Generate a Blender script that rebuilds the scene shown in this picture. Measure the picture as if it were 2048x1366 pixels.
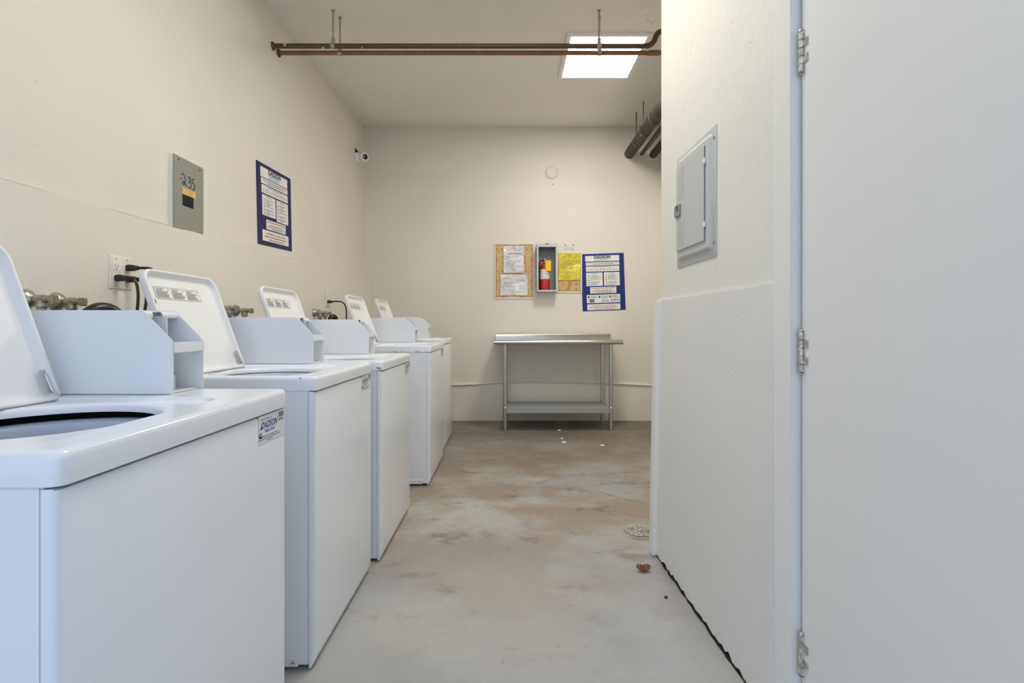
import bpy, bmesh, math, random
from mathutils import Matrix, Vector
R = math.radians
random.seed(7)
for o in list(bpy.data.objects): bpy.data.objects.remove(o)
SC = bpy.context.scene
COL = SC.collection

# ------------------------------------------------------------------ camera, world, exposure
F = 1014.0; VX = 1020.0; VY = 652.0; CH = 1.06
cam = bpy.data.cameras.new('camera')
cam.sensor_width = 36.0; cam.lens = 36.0 * F / 2048.0
cam.shift_x = (1024 - VX) / 2048.0
cam.shift_y = (VY - 683) / 2048.0
cam.clip_start = 0.02; cam.clip_end = 200
camo = bpy.data.objects.new('camera', cam); COL.objects.link(camo)
camo.location = (0, 0, CH); camo.rotation_euler = (R(90), 0, 0)
SC.camera = camo
SKY_STRENGTH = 1.2
LAMP_STRENGTH = 28.0
LAMP_ADDED_STRENGTH = 21.0
w = bpy.data.worlds.new('sky'); SC.world = w; w.use_nodes = True
bgn = w.node_tree.nodes['Background']
bgn.inputs['Color'].default_value = (0.72, 0.86, 1.13, 1); bgn.inputs['Strength'].default_value = SKY_STRENGTH
vs = SC.view_settings
vs.view_transform = 'Standard'; vs.look = 'None'; vs.gamma = 1.0; vs.use_curve_mapping = False
vs.exposure = 0.26

def px(x, y, d):
    """point at distance d along the view axis that the photograph shows at pixel x, y"""
    return Vector(((x - VX) * d / F, d, CH + (VY - y) * d / F))

# ------------------------------------------------------------------ materials
def srgb(r, g, b):
    f = lambda c: (c / 255 / 12.92) if c / 255 <= .04045 else ((c / 255 + .055) / 1.055) ** 2.4
    return (f(r), f(g), f(b), 1)
def new_mat(name):
    m = bpy.data.materials.new(name); m.use_nodes = True
    return m, m.node_tree.nodes, m.node_tree.links, m.node_tree.nodes['Principled BSDF']
def mat(name, col, rough=.5, metal=0, bump=None, coat=0, var=None, emit=None):
    m, N, L, p = new_mat(name)
    p.inputs['Base Color'].default_value = col
    p.inputs['Roughness'].default_value = rough
    p.inputs['Metallic'].default_value = metal
    p.inputs['Coat Weight'].default_value = coat
    tc = N.new('ShaderNodeTexCoord')
    if var:                      # (scale, second colour, low, high)
        n = N.new('ShaderNodeTexNoise'); n.inputs['Scale'].default_value = var[0]; n.inputs['Detail'].default_value = 6
        L.new(tc.outputs['Object'], n.inputs['Vector'])
        r = N.new('ShaderNodeMapRange'); r.inputs[1].default_value = var[2]; r.inputs[2].default_value = var[3]
        L.new(n.outputs['Fac'], r.inputs[0])
        x = N.new('ShaderNodeMix'); x.data_type = 'RGBA'
        x.inputs[6].default_value = col; x.inputs[7].default_value = var[1]
        L.new(r.outputs[0], x.inputs[0]); L.new(x.outputs[2], p.inputs['Base Color'])
    if bump:                     # (scale, strength, distance)
        n = N.new('ShaderNodeTexNoise'); n.inputs['Scale'].default_value = bump[0]; n.inputs['Detail'].default_value = 4
        L.new(tc.outputs['Object'], n.inputs['Vector'])
        b = N.new('ShaderNodeBump'); b.inputs['Strength'].default_value = bump[1]; b.inputs['Distance'].default_value = bump[2]
        L.new(n.outputs['Fac'], b.inputs['Height']); L.new(b.outputs['Normal'], p.inputs['Normal'])
    if emit:
        p.inputs['Emission Color'].default_value = emit[0]; p.inputs['Emission Strength'].default_value = emit[1]
    return m

def plaster(name, col, lump=.35, spots=0.0, grain=None):
    """painted plaster with knock-down lumps; spots = dark mildew specks"""
    m, N, L, p = new_mat(name)
    p.inputs['Roughness'].default_value = .55
    tc = N.new('ShaderNodeTexCoord')
    n1 = N.new('ShaderNodeTexNoise'); n1.inputs['Scale'].default_value = 1.3; n1.inputs['Detail'].default_value = 5
    L.new(tc.outputs['Object'], n1.inputs['Vector'])
    r1 = N.new('ShaderNodeMapRange'); r1.inputs[1].default_value = .3; r1.inputs[2].default_value = .75
    L.new(n1.outputs['Fac'], r1.inputs[0])
    x = N.new('ShaderNodeMix'); x.data_type = 'RGBA'
    x.inputs[6].default_value = col
    x.inputs[7].default_value = tuple(c * k for c, k in zip(col[:3], (.95, .94, .92))) + (1,)
    L.new(r1.outputs[0], x.inputs[0])
    # tiny pock marks
    v = N.new('ShaderNodeTexVoronoi'); v.inputs['Scale'].default_value = 7.0; v.inputs['Randomness'].default_value = 1
    L.new(tc.outputs['Object'], v.inputs['Vector'])
    r2 = N.new('ShaderNodeMapRange'); r2.inputs[1].default_value = .022; r2.inputs[2].default_value = .034
    r2.inputs[3].default_value = 1; r2.inputs[4].default_value = 0
    L.new(v.outputs['Distance'], r2.inputs[0])
    mm = N.new('ShaderNodeMath'); mm.operation = 'MULTIPLY'; mm.inputs[1].default_value = .5
    L.new(r2.outputs[0], mm.inputs[0])
    x2 = N.new('ShaderNodeMix'); x2.data_type = 'RGBA'
    x2.inputs[7].default_value = (col[0] * .35, col[1] * .32, col[2] * .27, 1)
    L.new(mm.outputs[0], x2.inputs[0]); L.new(x.outputs[2], x2.inputs[6])
    last = x2.outputs[2]
    if spots:
        sx = N.new('ShaderNodeVectorMath'); sx.operation = 'DISTANCE'
        sx.inputs[1].default_value = (1.08, 3.50, 3.23)
        L.new(tc.outputs['Object'], sx.inputs[0])
        fr = N.new('ShaderNodeMapRange'); fr.inputs[1].default_value = .02; fr.inputs[2].default_value = .38
        fr.inputs[3].default_value = 1; fr.inputs[4].default_value = 0
        L.new(sx.outputs['Value'], fr.inputs[0])
        n3 = N.new('ShaderNodeTexNoise'); n3.inputs['Scale'].default_value = 17; n3.inputs['Detail'].default_value = 9; n3.inputs['Roughness'].default_value = .72
        L.new(tc.outputs['Object'], n3.inputs['Vector'])
        r3 = N.new('ShaderNodeMapRange'); r3.inputs[1].default_value = .55; r3.inputs[2].default_value = .70
        L.new(n3.outputs['Fac'], r3.inputs[0])
        m3 = N.new('ShaderNodeMath'); m3.operation = 'MULTIPLY'
        L.new(r3.outputs[0], m3.inputs[0]); L.new(fr.outputs[0], m3.inputs[1])
        m4 = N.new('ShaderNodeMath'); m4.operation = 'MULTIPLY'; m4.inputs[1].default_value = spots
        L.new(m3.outputs[0], m4.inputs[0])
        x3 = N.new('ShaderNodeMix'); x3.data_type = 'RGBA'; x3.inputs[7].default_value = (.09, .075, .06, 1)
        L.new(m4.outputs[0], x3.inputs[0]); L.new(last, x3.inputs[6]); last = x3.outputs[2]
    L.new(last, p.inputs['Base Color'])
    n2 = N.new('ShaderNodeTexNoise'); n2.inputs['Scale'].default_value = 46; n2.inputs['Detail'].default_value = 3
    if grain:
        mp = N.new('ShaderNodeMapping'); mp.inputs['Scale'].default_value = grain
        L.new(tc.outputs['Object'], mp.inputs['Vector']); L.new(mp.outputs['Vector'], n2.inputs['Vector'])
    else:
        L.new(tc.outputs['Object'], n2.inputs['Vector'])
    rb = N.new('ShaderNodeMapRange'); rb.inputs[1].default_value = .5; rb.inputs[2].default_value = .72
    L.new(n2.outputs['Fac'], rb.inputs[0])
    b = N.new('ShaderNodeBump'); b.inputs['Strength'].default_value = lump; b.inputs['Distance'].default_value = .006
    L.new(rb.outputs[0], b.inputs['Height']); L.new(b.outputs['Normal'], p.inputs['Normal'])
    return m

def concrete(name):
    m, N, L, p = new_mat(name)
    tc = N.new('ShaderNodeTexCoord')
    def noise(scale, detail=6, rough=.6, off=(0, 0, 0), sc=(1, 1, 1)):
        mp = N.new('ShaderNodeMapping'); mp.inputs['Location'].default_value = off; mp.inputs['Scale'].default_value = sc
        L.new(tc.outputs['Object'], mp.inputs['Vector'])
        n = N.new('ShaderNodeTexNoise'); n.inputs['Scale'].default_value = scale; n.inputs['Detail'].default_value = detail
        n.inputs['Roughness'].default_value = rough
        L.new(mp.outputs['Vector'], n.inputs['Vector']); return n.outputs['Fac']
    def rng(s, a, b, c=0, d=1):
        r = N.new('ShaderNodeMapRange'); r.inputs[1].default_value = a; r.inputs[2].default_value = b
        r.inputs[3].default_value = c; r.inputs[4].default_value = d
        L.new(s, r.inputs[0]); return r.outputs[0]
    def mul(a, b):
        n = N.new('ShaderNodeMath'); n.operation = 'MULTIPLY'; L.new(a, n.inputs[0])
        if isinstance(b, float): n.inputs[1].default_value = b
        else: L.new(b, n.inputs[1])
        return n.outputs[0]
    def mix(f, a, b):
        x = N.new('ShaderNodeMix'); x.data_type = 'RGBA'; L.new(f, x.inputs[0])
        for i, v in ((6, a), (7, b)):
            if isinstance(v, tuple): x.inputs[i].default_value = v
            else: L.new(v, x.inputs[i])
        return x.outputs[2]
    sep = N.new('ShaderNodeSeparateXYZ'); L.new(tc.outputs['Object'], sep.inputs[0])
    # worn area: the grey paint has gone brown in the middle of the room
    far = rng(sep.outputs['Y'], 1.35, 2.9)
    g = mix(rng(noise(2.2, 5), .35, .7), (.325, .332, .34, 1), (.40, .402, .398, 1))
    g = mix(mul(rng(noise(.9, 7, .65, (4.2, 1.7, 0)), .47, .60), .6), g, (.45, .43, .385, 1))
    brown = mul(rng(noise(1.5, 8, .68, (2.3, .4, 0), (1, 1.15, 1)), .41, .56), far)
    g = mix(mul(brown, .78), g, (.265, .195, .13, 1))
    dk = mul(rng(noise(5.0, 8, .7, (7.1, 3.3, 0), (.7, 1.1, 1)), .57, .66), far)
    g = mix(mul(dk, .75), g, (.12, .088, .06, 1))
    dk2 = rng(noise(9.0, 7, .72, (1.1, 9.3, 0)), .60, .72)
    g = mix(mul(dk2, .5), g, (.15, .14, .13, 1))
    back = rng(sep.outputs['Y'], 3.0, 5.0)  # back of the floor: brown stain, with some shade painted into the colour
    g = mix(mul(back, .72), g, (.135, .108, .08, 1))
    wt = rng(noise(24, 3, .5, (3, 3, 0)), .72, .76)
    g = mix(mul(wt, .6), g, (.66, .64, .6, 1))
    L.new(g, p.inputs['Base Color'])
    L.new(rng(noise(3, 4), .3, .7, .38, .62), p.inputs['Roughness'])
    b = N.new('ShaderNodeBump'); b.inputs['Strength'].default_value = .25; b.inputs['Distance'].default_value = .004
    L.new(noise(30, 6), b.inputs['Height']); L.new(b.outputs['Normal'], p.inputs['Normal'])
    return m

CREAM = (.765, .73, .655, 1)
M = {}
M['wall'] = plaster('cream_plaster', CREAM, .13)
M['wall_smooth'] = plaster('cream_plaster_smooth', CREAM, .04)
M['wall_r'] = plaster('white_plaster', (.80, .785, .73, 1), .13)
M['ply'] = plaster('painted_plywood', (.78, .775, .745, 1), .05, grain=(3, .7, 1.6))
M['ceil'] = plaster('ceiling_plaster', (.90, .88, .825, 1), .1, spots=.9)
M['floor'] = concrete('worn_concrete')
M['ground'] = mat('outside_concrete', (.42, .42, .41, 1), .8, bump=(20, .2, .01))
M['door'] = mat('door_paint', (.80, .795, .765, 1), .42, bump=(18, .03, .004))
M['trim'] = mat('trim_paint', (.82, .815, .775, 1), .4, bump=(25, .06, .004))
M['white'] = mat('white_enamel', (.79, .82, .86, 1), .24, coat=.3)
M['white2'] = mat('white_enamel_inside', (.80, .80, .79, 1), .35)
M['plastic_white'] = mat('white_plastic', (.78, .79, .80, 1), .4)
M['black'] = mat('black_rubber', (.012, .012, .012, 1), .35)
M['blackprint'] = mat('black_print', (.03, .03, .035, 1), .6)
M['greyprint'] = mat('grey_print', (.22, .22, .22, 1), .6)
M['paleprint'] = mat('pale_grey_print', (.42, .40, .38, 1), .6)
M['redprint'] = mat('red_print', (.50, .12, .08, 1), .6)
M['greenprint'] = mat('green_print', (.10, .28, .12, 1), .6)
M['brownprint'] = mat('brown_print', (.40, .17, .10, 1), .6)
M['blueprint'] = mat('blue_print', (.015, .06, .33, 1), .5)
M['sky_print'] = mat('pale_blue_print', (.22, .50, .72, 1), .5)
M['dark'] = mat('dark_gap', (.006, .006, .007, 1), .8)
M['tub'] = mat('tub_plastic', (.60, .66, .74, 1), .3)
M['chrome'] = mat('worn_chrome', (.55, .55, .54, 1), .28, 1, bump=(90, .1, .002))
M['steel'] = mat('stainless_steel', (.62, .61, .58, 1), .22, 1)
M['steel_leg'] = mat('galvanised_leg', (.55, .56, .56, 1), .33, 1)
M['shelf'] = mat('galvanised_shelf', (.42, .44, .44, 1), .55, .6)
M['grey'] = mat('grey_panel_paint', srgb(143, 143, 132), .5)
M['grey_l'] = mat('light_grey_panel_paint', srgb(194, 196, 194), .42)
M['grey_d'] = mat('cabinet_grey', srgb(140, 142, 142), .45)
M['tan'] = mat('tan_sticker', srgb(222, 180, 112), .6, var=(30, srgb(205, 160, 95), .4, .7))
M['poster'] = mat('poster_blue', srgb(14, 38, 118), .55)
M['poster_dark'] = mat('poster_navy', srgb(18, 24, 80), .6)
M['paper'] = mat('paper_white', (.80, .79, .76, 1), .55)
M['sleeve'] = mat('paper_in_sleeve', (.70, .69, .68, 1), .13, bump=(5, 1.0, .10), coat=1)
M['sleeve_y'] = mat('yellow_paper_in_sleeve', srgb(222, 204, 36), .13, bump=(5, 1.0, .10), coat=1)
M['fabric'] = mat('tan_board_fabric', srgb(190, 143, 70), .8, bump=(300, .1, .002))
M['burst'] = mat('board_burst_print', srgb(240, 222, 196), .8)
M['frame'] = mat('board_frame', srgb(226, 219, 205), .5)
M['red'] = mat('red_enamel', srgb(196, 36, 22), .25, coat=.4)
M['yellow'] = mat('yellow_tag', srgb(238, 200, 30), .5)
M['label'] = mat('extinguisher_label', (.74, .73, .68, 1), .4, var=(60, (.2, .2, .2, 1), .56, .62))
M['brass'] = mat('dull_brass', (.31, .255, .175, 1), .38, .75, var=(30, (.45, .40, .32, 1), .4, .7))
M['pewter'] = mat('dull_nickel', (.42, .40, .35, 1), .33, .8)
M['copper_dark'] = mat('dark_copper', (.115, .070, .040, 1), .45, .5, var=(16, (.62, .58, .5, 1), .66, .69))
M['copper'] = mat('brown_copper', (.26, .135, .05, 1), .4, .55, var=(13, (.30, .16, .09, 1), .45, .6))
M['black_pipe'] = mat('black_iron', (.028, .022, .017, 1), .5, .2, var=(12, (.06, .045, .03, 1), .45, .65))
M['leaf'] = mat('dry_leaf', (.14, .055, .015, 1), .7, var=(60, (.26, .12, .035, 1), .4, .6))
M['lens'] = mat('black_glass', (.004, .004, .005, 1), .08)
M['hinge'] = mat('painted_hinge_metal', (.50, .46, .38, 1), .38, .7, var=(70, (.75, .73, .68, 1), .5, .58))
M['grime'] = mat('black_grime', (.018, .014, .011, 1), .9)
M['diffuser'] = mat('lamp_diffuser', (.8, .8, .75, 1), .6, emit=((1.0, .955, .875, 1), LAMP_STRENGTH))
M['diffuser_added'] = mat('lamp_diffuser_added', (.8, .8, .75, 1), .6, emit=((1.0, .965, .90, 1), LAMP_ADDED_STRENGTH))
M['lamp_white'] = mat('lamp_frame_white', (.90, .89, .86, 1), .4)
M['crack'] = mat('brown_paint_crack', (.38, .32, .24, 1), .8)
M['stain'] = mat('brown_floor_stain', (.20, .155, .11, 1), .7, var=(40, (.33, .30, .26, 1), .4, .6))
M['drain'] = mat('painted_drain', (.40, .385, .35, 1), .6, var=(30, (.22, .17, .12, 1), .5, .65))

# ------------------------------------------------------------------ mesh helpers
class MB:
    def __init__(s): s.v = []; s.f = []
    def add(s, vs, fs):
        n = len(s.v); s.v += [tuple(v) for v in vs]; s.f += [tuple(i + n for i in f) for f in fs]; return s
    def box(s, x0, x1, y0, y1, z0, z1, skip=()):
        vs = [(x0, y0, z0), (x1, y0, z0), (x1, y1, z0), (x0, y1, z0), (x0, y0, z1), (x1, y0, z1), (x1, y1, z1), (x0, y1, z1)]
        fs = {'b': (3, 2, 1, 0), 't': (4, 5, 6, 7), 'y0': (0, 1, 5, 4), 'x1': (1, 2, 6, 5), 'y1': (2, 3, 7, 6), 'x0': (3, 0, 4, 7)}
        return s.add(vs, [f for k, f in fs.items() if k not in skip])
    def hexa(s, p):   # 8 points, bottom ring then top ring
        return s.add(p, [(3, 2, 1, 0), (4, 5, 6, 7), (0, 1, 5, 4), (1, 2, 6, 5), (2, 3, 7, 6), (3, 0, 4, 7)])
    def loops(s, loops, cap0=False, cap1=False, closed=True):
        n = len(loops[0]); base = len(s.v)
        for l in loops: s.v += [tuple(p) for p in l]
        for i in range(len(loops) - 1):
            for j in range(n if closed else n - 1):
                k = (j + 1) % n
                s.f.append((base + i * n + j, base + i * n + k, base + (i + 1) * n + k, base + (i + 1) * n + j))
        if cap0: s.f.append(tuple(base + j for j in range(n - 1, -1, -1)))
        if cap1: s.f.append(tuple(base + (len(loops) - 1) * n + j for j in range(n)))
        return s
    def tube(s, pts, r, n=12, caps=True):
        pts = [Vector(p) for p in pts]; L = []
        rr = r if isinstance(r, (list, tuple)) else [r] * len(pts)
        up = None
        for i, p in enumerate(pts):
            a = pts[max(i - 1, 0)]; b = pts[min(i + 1, len(pts) - 1)]
            t = (b - a).normalized()
            if up is None:
                up = Vector((0, 0, 1)) if abs(t.z) < .9 else Vector((1, 0, 0))
            u = t.cross(up).normalized(); up = u.cross(t).normalized()
            L.append([p + rr[i] * (math.cos(2 * math.pi * k / n) * u + math.sin(2 * math.pi * k / n) * up) for k in range(n)])
        return s.loops(L, caps, caps)
    def lathe(s, prof, c=(0, 0, 0), axis='z', n=24):
        L = []
        for r, h in prof:
            ring = []
            for k in range(n):
                a = 2 * math.pi * k / n; x, y = r * math.cos(a), r * math.sin(a)
                if axis == 'z': ring.append((c[0] + x, c[1] + y, c[2] + h))
                elif axis == 'x': ring.append((c[0] + h, c[1] + x, c[2] + y))
                else: ring.append((c[0] + y, c[1] + h, c[2] + x))
            L.append(ring)
        return s.loops(L, True, True)
    def prism(s, poly, a, b, axis='y'):
        def P(u, v, t): return (u, t, v) if axis == 'y' else ((t, u, v) if axis == 'x' else (u, v, t))
        return s.loops([[P(u, v, a) for u, v in poly], [P(u, v, b) for u, v in poly]], True, True)
    def quad(s, u0, u1, v0, v1, z=0):
        return s.add([(u0, v0, z), (u1, v0, z), (u1, v1, z), (u0, v1, z)], [(0, 1, 2, 3)])
    def mesh(s, name, m, smooth=True, angle=32, bevel=0, seg=2):
        me = bpy.data.meshes.new(name); me.from_pydata(s.v, [], s.f)
        bm = bmesh.new(); bm.from_mesh(me)
        bmesh.ops.recalc_face_normals(bm, faces=bm.faces)
        if bevel:
            es = [e for e in bm.edges if len(e.link_faces) == 2 and e.calc_face_angle(0) > R(40)]
            bmesh.ops.bevel(bm, geom=es, offset=bevel, segments=seg, affect='EDGES', clamp_overlap=True)
        bm.to_mesh(me); bm.free()
        me.materials.append(M[m] if isinstance(m, str) else m)
        if smooth:
            for p in me.polygons: p.use_smooth = True
            me.set_sharp_from_angle(angle=R(angle))
        return me
    def build(s, name, m, parent=None, **k):
        o = bpy.data.objects.new(name, s.mesh(name, m, **k)); COL.objects.link(o)
        if parent: o.parent = parent
        return o
def mesh_obj(name, me, parent=None):
    o = bpy.data.objects.new(name, me); COL.objects.link(o)
    if parent: o.parent = parent
    return o
def tag(o, label, cat, group=None):
    o['label'] = label; o['category'] = cat
    if group: o['group'] = group
    return o
def thing(name, loc, label, cat, group=None, rot=None, matrix=None):
    o = bpy.data.objects.new(name, None); COL.objects.link(o); o.empty_display_size = .05
    if matrix is not None: o.matrix_world = matrix
    else:
        o.location = loc
        if rot: o.rotation_euler = rot
    return tag(o, label, cat, group)
def struct(o): o['kind'] = 'structure'; return o
def rrect(x0, x1, y0, y1, r, n=6):
    """rounded rectangle, counter-clockwise; r = one radius or four (x0y0, x1y0, x1y1, x0y1)"""
    if not isinstance(r, (tuple, list)): r = (r,) * 4
    out = []
    for (cx, cy, a0, q) in ((x0 + r[0], y0 + r[0], 180, r[0]), (x1 - r[1], y0 + r[1], 270, r[1]), (x1 - r[2], y1 - r[2], 0, r[2]), (x0 + r[3], y1 - r[3], 90, r[3])):
        for i in range(n + 1):
            a = R(a0 + 90 * i / n); out.append((cx + q * math.cos(a), cy + q * math.sin(a)))
    return out
_tc = {}
def text_mesh(body, size, m, shear=0, bold=0, align='CENTER', ext=.0):
    key = (body, size, m, shear, bold, align)
    if key in _tc: return _tc[key]
    c = bpy.data.curves.new('lettering', 'FONT'); c.body = body; c.size = size; c.shear = shear; c.offset = bold
    c.align_x = align; c.align_y = 'CENTER'; c.extrude = ext; c.resolution_u = 2
    o = bpy.data.objects.new('lettering', c); COL.objects.link(o)
    dg = bpy.context.evaluated_depsgraph_get()
    me = bpy.data.meshes.new_from_object(o.evaluated_get(dg))
    bpy.data.objects.remove(o); bpy.data.curves.remove(c)
    me.materials.clear(); me.materials.append(M[m]); me.name = 'lettering'
    _tc[key] = me
    return me
def put_text(name, parent, body, size, m, x, y, z, sx=1, **k):
    o = mesh_obj(name, text_mesh(body, size, m, **k), parent); o.location = (x, y, z); o.scale = (sx, 1, 1); return o
def words(mb, u0, u1, v, h, z, rnd, gap=.35, mn=2.0, mx=6.0):
    """one line of print too small to read: a row of word-sized strokes"""
    u = u0
    while u < u1 - h:
        wl = min(h * rnd.uniform(mn, mx), u1 - u)
        mb.quad(u, u + wl, v - h / 2, v + h / 2, z); u += wl + h * gap * 2
# frames for things on walls: local x = right, y = up, z = out of the wall
def on_back(x, z, y=5.687, roll=0): return Matrix.Translation((x, y, z)) @ Matrix(((1, 0, 0, 0), (0, 0, -1, 0), (0, 1, 0, 0), (0, 0, 0, 1))) @ Matrix.Rotation(roll, 4, 'Z')
def on_left(y, z, x, roll=0): return Matrix.Translation((x, y, z)) @ Matrix(((0, 0, 1, 0), (1, 0, 0, 0), (0, 1, 0, 0), (0, 0, 0, 1))) @ Matrix.Rotation(roll, 4, 'Z')

# ------------------------------------------------------------------ the setting
XL = -1.632; YB = 5.687; XR = 1.79; Y0 = -0.55
def zc(y): return 3.298 - .030 * (YB - y)
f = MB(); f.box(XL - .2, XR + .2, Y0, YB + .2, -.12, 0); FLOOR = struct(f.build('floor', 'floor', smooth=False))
f = MB(); f.box(-6, 6, -9, Y0, -.12, -.004); struct(f.build('ground', 'ground', smooth=False))
f = MB(); f.hexa([(XL - .2, Y0, zc(Y0)), (XR + .2, Y0, zc(Y0)), (XR + .2, YB + .2, zc(YB + .2)), (XL - .2, YB + .2, zc(YB + .2)),
                  (XL - .2, Y0, 3.55), (XR + .2, Y0, 3.55), (XR + .2, YB + .2, 3.55), (XL - .2, YB + .2, 3.55)])
struct(f.build('ceiling', 'ceil', smooth=False))
f = MB(); f.box(XL - .2, XL, Y0, YB, 0, 3.5); struct(f.build('wall_left', 'wall', smooth=False))
def xlow(y): return XL + .016 + max(0, (y - 2.2)) * .0212
f = MB()
ys = [Y0, .8, 2.2, 3.4, 4.5, YB]
f.loops([[(XL - .05, y, 0), (xlow(y), y, 0), (xlow(y), y, 1.518 + .008 * y), (XL - .05, y, 1.518 + .008 * y)] for y in ys], True, True)
lowl = struct(f.build('wall_left_lower', 'wall', smooth=False))
f = MB(); rn0 = random.Random(8); yy = 1.2
while yy < 4.9:
    l = rn0.uniform(.05, .35); t_ = rn0.uniform(.0008, .0022)
    f.add([(xlow(yy) + .0006, yy, 1.5165 + .008 * yy), (xlow(yy + l) + .0006, yy + l, 1.5165 + .008 * (yy + l)), (xlow(yy + l) + .0006, yy + l, 1.5165 - t_ * .3 + .008 * (yy + l)), (xlow(yy + l / 2) + .0006, yy + l / 2, 1.5165 - t_ + .008 * (yy + l / 2)), (xlow(yy) + .0006, yy, 1.5165 - t_ * .4 + .008 * yy)], [(0, 1, 2, 3, 4)])
    yy += l + rn0.choice((0, .02, .1, .25))
f.build('paint_crack', 'crack', lowl, smooth=False)['kind'] = 'stuff'
f = MB(); f.box(XL - .2, XR + .2, YB, YB + .2, 0, 3.5); struct(f.build('wall_back', 'wall_smooth', smooth=False))
# low curb of the back wall with an uneven top
f = MB()
prof = [(xlow(YB), .408), (-.66, .408), (-.4, .416), (-.1, .436), (.22, .447), (.6, .44), (1.0, .43), (1.62, .404), (XR, .40)]
f.loops([[(x, YB - .010, 0), (x, YB - .010, z - .017), (x, YB - .024, z - .015), (x, YB - .028, z - .009), (x, YB - .020, z - .001), (x, YB - .004, z), (x, YB + .02, z), (x, YB + .02, 0)] for x, z in prof], True, True)
struct(f.build('wall_back_lower', 'wall_smooth', smooth=False))
f = MB(); f.box(XR, XR + .2, 2.36, YB, 0, 3.5); struct(f.build('wall_right_far', 'wall_smooth', smooth=False))
# short right wall, slightly out of square
YE = 2.335
def xw(y): return .697 + (YE - y) * .029
f = MB()
f.hexa([(xw(1.37), 1.37, 0), (xw(1.37) + .6, 1.37, 0), (1.95, YE + .02, 0), (xw(YE), YE, 0),
        (xw(1.37), 1.37, 3.4), (xw(1.37) + .6, 1.37, 3.4), (1.95, YE + .02, 3.4), (xw(YE), YE, 3.4)])
f.hexa([(xw(1.37) + .035, .2, 2.12), (xw(1.37) + .6, .2, 2.12), (xw(1.37) + .6, 1.37, 2.12), (xw(1.37), 1.37, 2.12),
        (xw(1.37) + .035, .2, 3.4), (xw(1.37) + .6, .2, 3.4), (xw(1.37) + .6, 1.37, 3.4), (xw(1.37), 1.37, 3.4)])
struct(f.build('wall_right', 'wall_r', smooth=False))
f = MB(); f.box(xw(.2) + .02, xw(.2) + .6, Y0, .2, 0, 3.4); struct(f.build('wall_right_near', 'wall_r', smooth=False))
# plywood lining of the lower half, worn along its foot
f = MB()
rn = random.Random(3)
N_ = 40; top = []; bot = []
for i in range(N_ + 1):
    y = 1.375 + (YE - 1.375) * i / N_
    zb = .006 + rn.random() ** 3 * .016
    bot.append((y, zb)); top.append((y, 1.176 + .002 * math.sin(i * .7)))
f.loops([[(xw(y) - .022, y, zb), (xw(y) - .009, y, zt), (xw(y) + .003, y, zt), (xw(y) + .003, y, zb)] for (y, zb), (y2, zt) in zip(bot, top)], True, True)
struct(f.build('wall_right_lower', 'ply', smooth=False))
f = MB(); f.hexa([(xw(1.375) - .008, 1.375, .0005), (.85, 1.375, .0005), (.85, YE - .01, .0005), (xw(YE) - .008, YE - .01, .0005), (xw(1.375) - .008, 1.375, .03), (.85, 1.375, .03), (.85, YE - .01, .03), (xw(YE) - .008, YE - .01, .03)])
f.loops([[(xw(y) - .022 - rn.random() * .007, y, .0012), (xw(y) + .01, y, .0012)] for y in [1.375 + .03 * i for i in range(33)]], closed=False)
struct(f.build('wall_right_foot', 'grime', smooth=False))
# white corner strip at the end of the lining
f = MB(); f.hexa([(.653, YE - .004, .003), (.680, YE - .004, .003), (.70, YE + .05, .003), (.653, YE + .05, .003),
                  (.675, YE - .004, 1.183), (.700, YE - .004, 1.183), (.70, YE + .05, 1.183), (.675, YE + .05, 1.183)])
struct(f.build('trim_1', 'trim', bevel=.002))
# door casing and door in the same wall
f = MB()
yc0, yc1 = 1.296, 1.379
f.hexa([(xw(yc0) - .010, yc0, 0), (xw(yc0) + .05, yc0, 0), (xw(yc1) + .05, yc1, 0), (xw(yc1) - .010, yc1, 0),
        (xw(yc0) - .010, yc0, 2.12), (xw(yc0) + .05, yc0, 2.12), (xw(yc1) + .05, yc1, 2.12), (xw(yc1) - .010, yc1, 2.12)])
struct(f.build('trim_2', 'trim', bevel=.002))
xd = lambda y: xw(y) + .014
door = MB()
door.hexa([(xd(.38), .38, .012), (xd(.38) + .042, .38, .012), (xd(1.2885) + .042, 1.2885, .012), (xd(1.2885), 1.2885, .012),
           (xd(.38), .38, 2.045), (xd(.38) + .042, .38, 2.045), (xd(1.2885) + .042, 1.2885, 2.045), (xd(1.2885), 1.2885, 2.045)])
door = struct(door.build('door_1', 'door', bevel=.002))
f = MB(); f.box(xd(1.29) + .0455, xd(.38) + .2, .21, 1.297, .001, 2.11); struct(f.build('door_1_jamb', 'dark', smooth=False))
for zz in (1.752, .994, .228):
    hx, hy = xd(1.285) - .004, 1.2835
    h = MB()
    for k in range(5):
        z0 = zz - .051 + k * .0206
        h.lathe([(.0058, z0), (.0072, z0 + .0012), (.0072, z0 + .0188), (.0058, z0 + .020)], (hx, hy, 0), n=14)
    h.lathe([(.003, zz + .052), (.0066, zz + .053), (.005, zz + .058), (.001, zz + .0595)], (hx, hy, 0), n=14)
    h.lathe([(.004, zz - .056), (.0066, zz - .053), (.003, zz - .0515)], (hx, hy, 0), n=14)
    ho = h.build('hinge', 'hinge', door)
    lf = MB(); lf.box(hx + .002, hx + .010, hy - .022, hy - .004, zz - .03, zz - .0105); lf.box(hx + .002, hx + .010, hy - .022, hy - .004, zz + .0115, zz + .031)
    lf.build('hinge_leaf', 'hinge', ho)

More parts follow.
